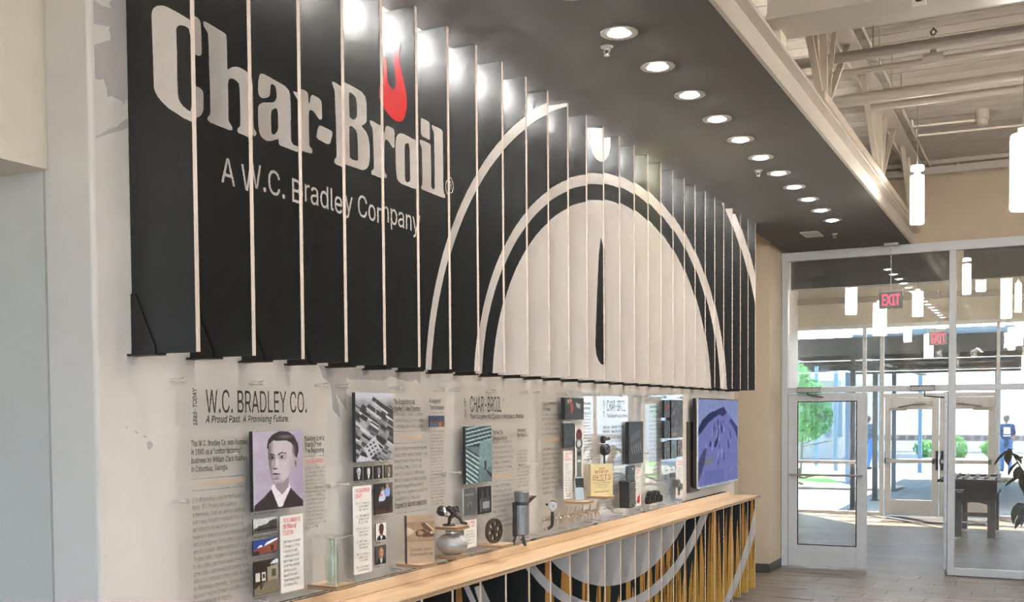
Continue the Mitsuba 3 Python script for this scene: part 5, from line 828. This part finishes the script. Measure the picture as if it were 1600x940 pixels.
# tilted tablet
tb = thing('tablet_remote', 'slim pale blue tablet leaning on a dark block on a small shelf', 'tablet'); 
def tilt(m, p, yaw, pitch):
    m = m.copy(); m.apply_transform(trimesh.transformations.rotation_matrix(math.radians(pitch), (1, 0, 0))); m.apply_transform(trimesh.transformations.rotation_matrix(math.radians(yaw), (0, 0, 1))); m.apply_translation(p); return m
put('face', tilt(rbox(-0.033, 0.033, -0.004, 0.004, 0, 0.165, 0.003), (0.135, 3.862, 1.309), 40, -10), 'gloss', (0.36, 0.44, 0.50), parent=tb); put('mark', tilt(prism_xz(Polygon([(-.008, .10), (.004, .12), (.008, .112), (.0, .09)]), -0.0055, -0.0045), (0.135, 3.862, 1.309), 40, -10), 'satin', (0.10, 0.14, 0.2), parent=tb)
put('block', tilt(rbox(-0.030, 0.030, 0.006, 0.030, 0, 0.155, 0.003), (0.137, 3.865, 1.309), 40, -3), 'satin', (0.015, 0.015, 0.016), parent=tb)
# things fixed to the fifth and sixth panels
bbx = thing('grill_box', 'black box with a rough grey front, fixed low on the fifth clear panel', 'box')
put('case', rbox(XF, 0.140, 4.815, 4.96, 1.175, 1.386, 0.004), 'satin', (0.012, 0.013, 0.014), parent=bbx); rg_ = np.random.default_rng(2)
put('front', [bx(0.140, 0.140+float(rg_.uniform(.002, .010)), 4.825+.0165*i, 4.838+.0165*i, 1.185+.0195*j, 1.200+.0195*j) for i in range(8) for j in range(10)], 'brushed', (0.26, 0.27, 0.27), parent=bbx, kind='stuff'); put('rod', tube([(0.15, 4.93, 1.39), (0.15, 4.93, 1.44), (0.08, 4.93, 1.44)], 0.005, 8), 'metal', (0.5, 0.5, 0.5), parent=bbx)
mc = thing('igniter', 'black handset shaped device clipped to the fifth clear panel', 'device')
put('body', rbox(XF, 0.105, 4.405, 4.54, 1.60, 1.685, 0.02), 'satin', (0.012, 0.012, 0.013), smooth=40, parent=mc); put('stem', cyl((0.08, 4.46, 1.52), (0.08, 4.46, 1.605), 0.007), 'satin', (0.03, 0.03, 0.03), parent=mc)
nz = thing('gas_nozzle', 'small black T-shaped nozzle above the black handset', 'nozzle')
put('body', [cyl((0.08, 4.41, 1.718), (0.08, 4.55, 1.722), 0.012), rbox(XF, 0.095, 4.42, 4.46, 1.69, 1.745, 0.008)], 'satin', (0.012, 0.012, 0.013), parent=nz)
for i, (y, z) in enumerate(((5.43, 1.192), (5.55, 1.192), (5.67, 1.192), (5.47, 1.228), (5.60, 1.228))):
    kb = thing('control_knob', ('black control knob in the cluster on the sixth panel, %s' % ('lower left', 'lower middle', 'lower right', 'upper left', 'upper right')[i]), 'knob', 'black control knobs on the sixth panel')
    put('body', lathe([(0, 0), (0.034, 0.0), (0.036, 0.02), (0.032, 0.045), (0.026, 0.052), (0, 0.052)], 24, (XF, y, z), (1, 0, 0)), 'gloss', (0.010, 0.010, 0.011), smooth=35, parent=kb); put('grip', rbox(XF+0.05, XF+0.062, y-0.006, y+0.006, z-0.024, z+0.024, 0.003), 'gloss', (0.012, 0.012, 0.013), parent=kb)
tl = thing('probe_tool', 'small grey probe tool fixed low on the sixth clear panel', 'tool')
put('head', rbox(XF, 0.09, 6.20, 6.26, 1.25, 1.315, 0.004), 'satin', (0.10, 0.10, 0.105), parent=tl); put('grip', rbox(XF, 0.085, 6.27, 6.345, 1.22, 1.275, 0.006), 'satin', (0.06, 0.065, 0.07), parent=tl); put('spike', cyl((0.075, 6.27, 1.245), (0.075, 6.27, 1.175), 0.006, 8), 'satin', (0.05, 0.05, 0.05), parent=tl)

# ------------------------------------------------------------------ vestibule furniture
ft = thing('foosball_table', 'black table football table standing in the vestibule', 'game table'); BK, DKG = (0.012, 0.012, 0.014), (0.035, 0.042, 0.055)
x0, x1, ya, yb = 1.76, 2.37, 14.2, 15.6
put('cabinet', [rbox(x0, x1, ya, ya+0.03, 0.62, 0.88), rbox(x0, x1, yb-0.03, yb, 0.62, 0.90), rbox(x0, x0+0.03, ya, yb, 0.70, 0.92), rbox(x1-0.03, x1, ya, yb, 0.70, 0.92), bx(x0, x1, ya, yb, 0.69, 0.71)], 'satin', BK, parent=ft)
put('rail_top', [rbox(x0-0.01, x1+0.01, ya-0.012, ya+0.04, 0.875, 0.90, 0.004)], 'gloss', (0.03, 0.03, 0.03), parent=ft)
put('playfield', bx(x0+0.03, x1-0.03, ya+0.03, yb-0.03, 0.71, 0.715), 'satin', (0.35, 0.5, 0.35), parent=ft)
put('apron', prism_xz(Polygon([(x0+.02, .68), (x0+.02, .30), (x0+.08, .30), (x0+.08, .50)]+[(x0+.08+(x1-x0-.16)*t, .50+.055*math.sin(math.pi*t)) for t in np.linspace(0, 1, 13)]+[(x1-.08, .50), (x1-.08, .30), (x1-.02, .30), (x1-.02, .68)]), ya+0.04, ya+0.06), 'satin', BK, parent=ft)
for lx in (x0+0.02, x1-0.13):
    for ly in (ya+0.04, yb-0.15):
        l = put('leg', rbox(lx, lx+0.11, ly, ly+0.11, 0.03, 0.66), 'satin', DKG, parent=ft); put('foot', cyl((lx+.055, ly+.055, -0.006), (lx+.055, ly+.055, 0.03), 0.02), 'metal', (0.6, 0.6, 0.6), parent=l)
put('cross_panel', bx(x0+.12, x1-.12, ya+0.06, ya+0.075, 0.34, 0.40), 'satin', DKG, parent=ft); put('stretcher', bx(x0+.12, x1-.12, ya+0.05, ya+0.065, 0.245, 0.262), 'satin', (0.6, 0.62, 0.64), parent=ft)
put('ball_return', [rbox(x0+0.02, x0+0.16, ya-0.03, ya, 0.73, 0.745, 0.004), rbox(x0+0.06, x0+0.14, ya-0.03, ya, 0.70, 0.715, 0.004)], 'satin', (0.45, 0.45, 0.45), parent=ft)
for i in range(8):
    y = ya+0.12+0.165*i; k = put('rod', cyl((x0-0.20, y, 0.86), (x1+0.20, y, 0.86), 0.008, 8), 'metal', (0.7, 0.7, 0.7), parent=ft)
    put('handle', cyl((x0-0.22, y, 0.86), (x0-0.10, y, 0.86), 0.017, 10), 'satin', BK, parent=k)
    put('player', [q for j in range(3) for q in (rbox(x0+.13+.15*j, x0+.16+.15*j, y-.012, y+.012, .79, .90, .004), ball((x0+.145+.15*j, y, .91), .016, sub=2))], 'satin', (0.7, 0.68, 0.64) if i % 2 else (0.05, 0.05, 0.06), parent=k)
put('drink_holder', cyl((x0+0.03, ya+0.02, 0.9005), (x0+0.05, ya+0.02, 0.985), 0.018, 12), 'matte', (0.7, 0.7, 0.7), label='white cup on the left corner of the table football table', cat='cup')
pl = thing('potted_fig', 'dark green large-leaved potted plant at the right edge behind the glass', 'plant'); px_, py_ = 3.02, 11.35
put('pot', lathe([(0, -0.006), (0.16, -0.006), (0.21, 0.34), (0.22, 0.36), (0.19, 0.36), (0.17, 0.3), (0, 0.3)], 32, (px_, py_, 0)), 'satin', (0.06, 0.07, 0.08), smooth=40, parent=pl); put('soil', cyl((px_, py_, 0.29), (px_, py_, 0.31), 0.18), 'matte', (0.03, 0.02, 0.015), parent=pl)
lr = random.Random(11); stems = []
for (tx, tz) in ((2.62, 1.45), (2.75, 1.15), (2.95, 1.55), (3.25, 1.35), (2.72, 0.80), (3.1, 0.95)): stems.append([(px_, py_, 0.3), ((px_*.7+tx*.3), py_-.03, 0.3+(tz-.3)*.55), (tx, py_-0.08, tz)])
for s_ in stems: put('stem', tube(s_, 0.008, 6), 'satin', (0.05, 0.045, 0.02), parent=pl)
def leaf(L, W):
    n = 8; V, F = [], []
    for i in range(n+1):
        t = i/n; w = W*math.sin(math.pi*min(1, t*1.02))**0.75*(1-.25*t); V += [(L*t, -w, -.25*L*t*t+.03*w), (L*t, 0, -.25*L*t*t-.02), (L*t, w, -.25*L*t*t+.03*w)]
    for i in range(n):
        a = 3*i; F += [(a, a+3, a+4), (a, a+4, a+1), (a+1, a+4, a+5), (a+1, a+5, a+2)]
    return trimesh.Trimesh(V, F, process=False)
for s_ in stems:
    for t in (0.4, 0.5, 0.6, 0.7, 0.8, 0.9, 1.0, 1.0, 1.0):
        a, b = np.array(s_[1]), np.array(s_[2]); c = a+(b-a)*t; m = leaf(lr.uniform(.20, .30), lr.uniform(.045, .065))
        m.apply_transform(trimesh.transformations.euler_matrix(lr.uniform(-.4, .4), lr.uniform(-.3, 1.0), lr.uniform(0, 6.28))); m.apply_translation(c)
        put('leaf', m, 'leafy', (0.018, 0.035, 0.018), smooth=True, parent=pl)

# ------------------------------------------------------------------ outside
put('ground', bx(-60, 60, 17.7, 120, -0.3, -0.02), 'paving', kind='structure', label='pale concrete paving outside the outer doors')
put('lawn', prism_yz(Polygon([(0, 0), (1, 0), (1, 1)]), 0, 1) if False else trimesh.creation.extrude_polygon(Polygon([(-30, 25.8), (-1.75, 25.8), (-4.0, 32.5), (-6.0, 37.5), (-30, 38)]), 0.03), 'grass', label='strip of green lawn outside beyond the paving', cat='lawn', kind='stuff')
put('mulch_bed', trimesh.creation.extrude_polygon(Polygon([(-30, 24.3), (-0.35, 24.3), (-0.2, 25.6), (-1.75, 25.8), (-30, 25.8)]), 0.035), 'matte', (0.42, 0.37, 0.34), label='pale gravel bed along the edge of the lawn', cat='gravel bed', kind='stuff')
cp = thing('canopy', 'large dark entrance canopy outside over the walkway', 'canopy'); CD, BL = (0.006, 0.013, 0.016), (0.10, 0.20, 0.33)
put('roof_deck', bx(-1.95, 9.5, 19.6, 31, 3.28, 3.42), 'matte', CD, parent=cp)
put('fascia', [bx(-2.0, 9.5, 19.5, 19.62, 3.07, 3.42), bx(-2.0, -1.9, 19.5, 31, 3.07, 3.42)], 'satin', CD, parent=cp)
put('roof_edge', [bx(-0.6, 9.5, 19.9, 31, 3.42, 3.50), bx(0.5, 9.5, 20.3, 31, 3.50, 3.60)], 'satin', (0.12, 0.20, 0.26), parent=cp)
for y in (21.5, 24.5, 27.5): put('beam', bx(-1.9, 9.5, y, y+0.2, 2.95, 3.28), 'satin', CD, parent=cp)
for x in (-0.42, 2.9, 6.2): put('joist', bx(x, x+0.2, 19.6, 31, 2.99, 3.28), 'satin', CD, parent=cp)
for z in (2.72, 2.95): put('cable_rail', cyl((-2.0, 19.45, z), (9.5, 19.45, z), 0.012, 8), 'satin', (0.55, 0.62, 0.64), parent=cp)
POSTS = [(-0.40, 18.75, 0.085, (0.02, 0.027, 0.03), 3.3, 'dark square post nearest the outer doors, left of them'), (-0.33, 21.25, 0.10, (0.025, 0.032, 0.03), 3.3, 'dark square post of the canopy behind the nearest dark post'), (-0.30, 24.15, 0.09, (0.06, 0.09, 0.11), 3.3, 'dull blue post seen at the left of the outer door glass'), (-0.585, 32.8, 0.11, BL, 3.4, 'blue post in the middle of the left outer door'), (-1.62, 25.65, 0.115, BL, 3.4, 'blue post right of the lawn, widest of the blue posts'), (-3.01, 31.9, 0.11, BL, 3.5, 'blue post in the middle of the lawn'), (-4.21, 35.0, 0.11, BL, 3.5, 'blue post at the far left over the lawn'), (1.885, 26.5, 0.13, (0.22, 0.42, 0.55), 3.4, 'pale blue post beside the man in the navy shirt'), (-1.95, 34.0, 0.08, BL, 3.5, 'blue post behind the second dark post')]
for x, y, w, c, h, lab in POSTS:
    p = thing('canopy_post', lab, 'post', 'canopy posts'); h = 2.945 if 19.5 < y < 31 and x > -1.9 else h
    z0_ = 0.036 if (24.2 < y < 38 and x < -1.2) else -0.02
    put('shaft', bx(x-w/2, x+w/2, y-w/2, y+w/2, z0_, h), 'satin', c, parent=p); put('base_plate', bx(x-w*.8, x+w*.8, y-w*.8, y+w*.8, z0_, z0_+0.02), 'satin', c, parent=p)
hb = thing('low_building', 'low pale building with a dark pitched roof, far beyond the lawn', 'building')
put('walls', bx(-12, -4.6, 42, 50, 0, 3.2), 'matte', (0.30, 0.33, 0.33), parent=hb)
put('roof', trimesh.convex.convex_hull(np.array([(-13, 41, 3.25), (-3.4, 41, 4.25), (-3.4, 51, 4.25), (-13, 51, 3.25), (-13, 41, 3.45), (-3.4, 41, 4.5), (-3.4, 51, 4.5), (-13, 51, 3.45)])), 'satin', (0.04, 0.07, 0.085), parent=hb)
for x in (-5.2, -4.75): put('window', bx(x, x+0.25, 41.95, 42.02, 0.9, 2.6), 'gloss', (0.05, 0.12, 0.2), parent=hb)
put('gutter', cyl((-13, 40.95, 3.3), (-3.4, 40.95, 4.28), 0.07, 8), 'satin', (0.45, 0.55, 0.6), parent=hb)
fb = thing('white_hall', 'long bright white building closing the view behind the doors', 'building')
put('walls', bx(-14, 22, 52, 60, -0.02, 4.2), 'matte', (0.80, 0.82, 0.83), parent=fb); put('plinth_band', [bx(-14, 22, 51.96, 52, 0.50, 0.78)], 'matte', (0.30, 0.28, 0.28), parent=fb)
for i in range(30): put('band_block', bx(-6+0.42*i, -5.72+0.42*i, 51.92, 51.97, 0.55, 0.74), 'matte', (0.14, 0.13, 0.14), parent=fb)
sb = thing('siding_wall', 'white clapboard building corner at the right, behind the man in navy', 'building')
put('wall', bx(3.0, 12, 37, 46, -0.02, 4.4), 'matte', (0.75, 0.78, 0.8), parent=sb)
for i in range(20): put('clapboard', trimesh.convex.convex_hull(np.array([(2.95, y, z) for y in (36.95, 46) for z in (0.02+.22*i,)]+[(2.99, y, 0.235+.22*i) for y in (36.99, 46)]+[(12, y, z) for y in (36.95, 46) for z in (0.02+.22*i, .235+.22*i)])), 'matte', (0.75, 0.78, 0.8), parent=sb)
tr_r = np.random.default_rng(3)
def foliage(c, rad, n, size, col, seed):
    r = np.random.default_rng(seed); d = r.normal(size=(n, 3)); d /= np.linalg.norm(d, axis=1, keepdims=True); P = np.array(c)+d*np.array(rad)*(r.uniform(.3, 1, (n, 1))**.5)
    a = r.normal(size=(n, 3)); a /= np.linalg.norm(a, axis=1, keepdims=True); b = np.cross(a, r.normal(size=(n, 3))); b /= np.linalg.norm(b, axis=1, keepdims=True); s = size*r.uniform(.6, 1.3, (n, 1))
    V = np.stack([P-a*s, P+b*s*.45, P+a*s, P-b*s*.45], 1).reshape(-1, 3); F = np.arange(n)[:, None]*4; F = np.vstack([F+[0, 1, 2], F+[0, 2, 3]]); C = np.repeat(np.array(col)*r.uniform(.7, 1.3, (n, 1)), 4, 0)
    return (V, F), C
tree = thing('young_tree', 'bright green young tree outside at the left, seen through the closed door', 'tree')
put('trunk', tube([(-3.35, 28.2, 0.06), (-3.32, 28.2, 1.0), (-3.25, 28.2, 1.7), (-3.2, 28.2, 2.6)], 0.035, 8), 'matte', (0.16, 0.17, 0.13), parent=tree)
for q_ in ((-2.6, 28.1, 1.35), (-2.5, 28.3, 1.1), (-3.9, 28, 1.6), (-2.7, 28.2, 2.2)): put('branch', tube([(-3.3, 28.2, .9+.2*(q_[2]-1)), q_], 0.012, 6), 'matte', (0.12, 0.14, 0.1), parent=tree)
for i, (c, rd, n) in enumerate((((-3.25, 28.2, 2.0), (.75, .7, .95), 1700), ((-2.85, 28.0, 1.75), (.45, .5, .55), 700), ((-3.45, 28.2, 2.85), (.4, .45, .5), 500))):
    (V, F), C = foliage(c, rd, n, 0.075, (0.13, 0.40, 0.16), 20+i); put('foliage', (V, F), 'leafy', C, parent=tree, kind='stuff')
for i, (x, y, r_, lab) in enumerate(((-1.55, 45, .55, 'small green shrub left of the blue post seen through the left outer door'), (-0.35, 45, .4, 'slim green shrub beside the blue post seen through the left outer door'), (1.0, 45, .5, 'low green shrub seen through the right outer door'))):
    (V, F), C = foliage((x, y, .35), (r_, .4, .55 if i == 1 else .38), 500, 0.08, (0.14, 0.36, 0.13), 40+i); b = thing('shrub', lab, 'shrub', 'shrubs outside'); put('foliage', (V, F), 'leafy', C, parent=b, kind='stuff'); put('stem', cyl((x, y, -.02), (x, y, .4), .03, 6), 'matte', (.12, .1, .07), parent=b)
pb_ = thing('picnic_bench', 'small dark bench with a slanted leg, outside left of the closed door', 'bench')
put('seat', rbox(-3.5, -2.4, 24.2, 24.5, 0.24, 0.28), 'satin', (0.012, 0.015, 0.017), parent=pb_); put('leg', [bar((-2.6, 24.35, 0.26), (-2.6, 24.35, 0.50), 0.10), bar((-3.3, 24.35, .07), (-2.9, 24.35, 0.25), 0.05), bar((-2.45, 24.35, .27), (-2.2, 24.35, .33), .05), bar((-2.9, 24.35, 0.22), (-2.5, 24.35, 0.09), .05)], 'satin', (0.012, 0.015, 0.017), parent=pb_)
# two people outside
def person(x, y, face, shirt, pants, hair, lab, stride=0.0, back_patch=False, arm=0.15):
    P = thing('person', lab, 'person'); M = np.eye(4); c, s = math.cos(face), math.sin(face); M[:3, 0] = (c, s, 0); M[:3, 1] = (-s, c, 0); M[:3, 3] = (x, y, -0.02)
    def loc(m): m = m.copy(); m.apply_transform(M); return m
    hp, sh = .95, 1.47; st_ = stride
    Lg = lambda k: [((0, .09*k, hp), .095, (st_*k*.5+.02, .10*k, .52), .066), ((st_*k*.5+.02, .10*k, .52), .064, (st_*k-.03, .10*k, .09), .042), ((st_*k-.03, .10*k, .05), .04, (st_*k+.14, .11*k, .035), .033)]
    Ar = lambda k: [((0, .185*k, sh-.03), .055, (-st_*k*.3, .235*k, 1.17), .042), ((-st_*k*.3, .235*k, 1.17), .040, (arm-st_*k*.3, .21*k, .95), .03), ((arm-st_*k*.3, .21*k, .95), .034, (arm+.02-st_*k*.3, .205*k, .86), .026)]
    body = [((0, 0, hp-.02), .13, (0, 0, 1.12), .125), ((0, -.06, 1.2), .12, (0, .06, 1.2), .12), ((0, -.12, 1.38), .10, (0, .12, 1.38), .10), ((0, -.16, sh-.02), .065, (0, .16, sh-.02), .065), ((0, 0, 1.45), .055, (.01, 0, 1.6), .052), ((.015, 0, 1.66), .083, (.01, 0, 1.72), .092), ((.07, 0, 1.635), .045, (.03, 0, 1.66), .06), ((.10, 0, 1.675), .014, (.085, 0, 1.69), .013)]
    sk = (.42, .27, .20); put('body', loc(limbs(body+Lg(1)+Lg(-1)+Ar(1)+Ar(-1), .03, 6)), 'matte', sk, smooth=True, parent=P)
    put('shirt', loc(limbs([(a, r*1.08+.006, b, q*1.08+.006) for a, r, b, q in body[:4]]+[(a, r+.014, (np.array(a)*.15+np.array(b)*.85), q+.02) for a, r, b, q in (Ar(1)[0], Ar(-1)[0])], .03, 6)), 'matte', shirt, smooth=True, parent=P)
    put('trousers', loc(limbs([(a, r+.014, b, q+.014) for k in (1, -1) for a, r, b, q in Lg(k)[:2]]+[((0, -.04, hp), .135, (0, .04, hp), .135)], .03, 6)), 'matte', pants, smooth=True, parent=P)
    for k in (1, -1): put('shoe', loc(limbs([((st_*k-.05, .10*k, .045), .048, (st_*k+.15, .11*k, .035), .040)], .02, 3)), 'matte', (.03, .03, .035), smooth=True, parent=P)
    put('hair', loc(limbs([((-.01, 0, 1.72), .095, (-.02, 0, 1.70), .096), ((-.03, 0, 1.66), .08, (-.03, 0, 1.72), .09)], .02, 4)), 'matte', hair, smooth=True, parent=P)
    for k in (1, -1): put('ear', loc(ball((.01, .093*k, 1.68), .022, (.6, .4, 1), 2)), 'matte', sk, smooth=True, parent=P)
    if back_patch: put('back_patch', [loc(rbox(-.155, -.135, -.10, .10, 1.19, 1.40, .03)), loc(rbox(-.16, -.14, -.11, .11, 1.12, 1.155, .008))], 'matte', (.75, .77, .78), parent=P)
person(1.83, 34.4, math.radians(100), (.012, .045, .13), (.05, .13, .32), (.10, .10, .11), 'man in a navy shirt with a white back patch and blue jeans, walking away outside', .10, True)
person(-2.42, 34.6, math.radians(70), (.035, .065, .11), (.03, .12, .42), (.05, .04, .04), 'person with dark hair in dark blue clothes, partly behind the second dark post', .16)
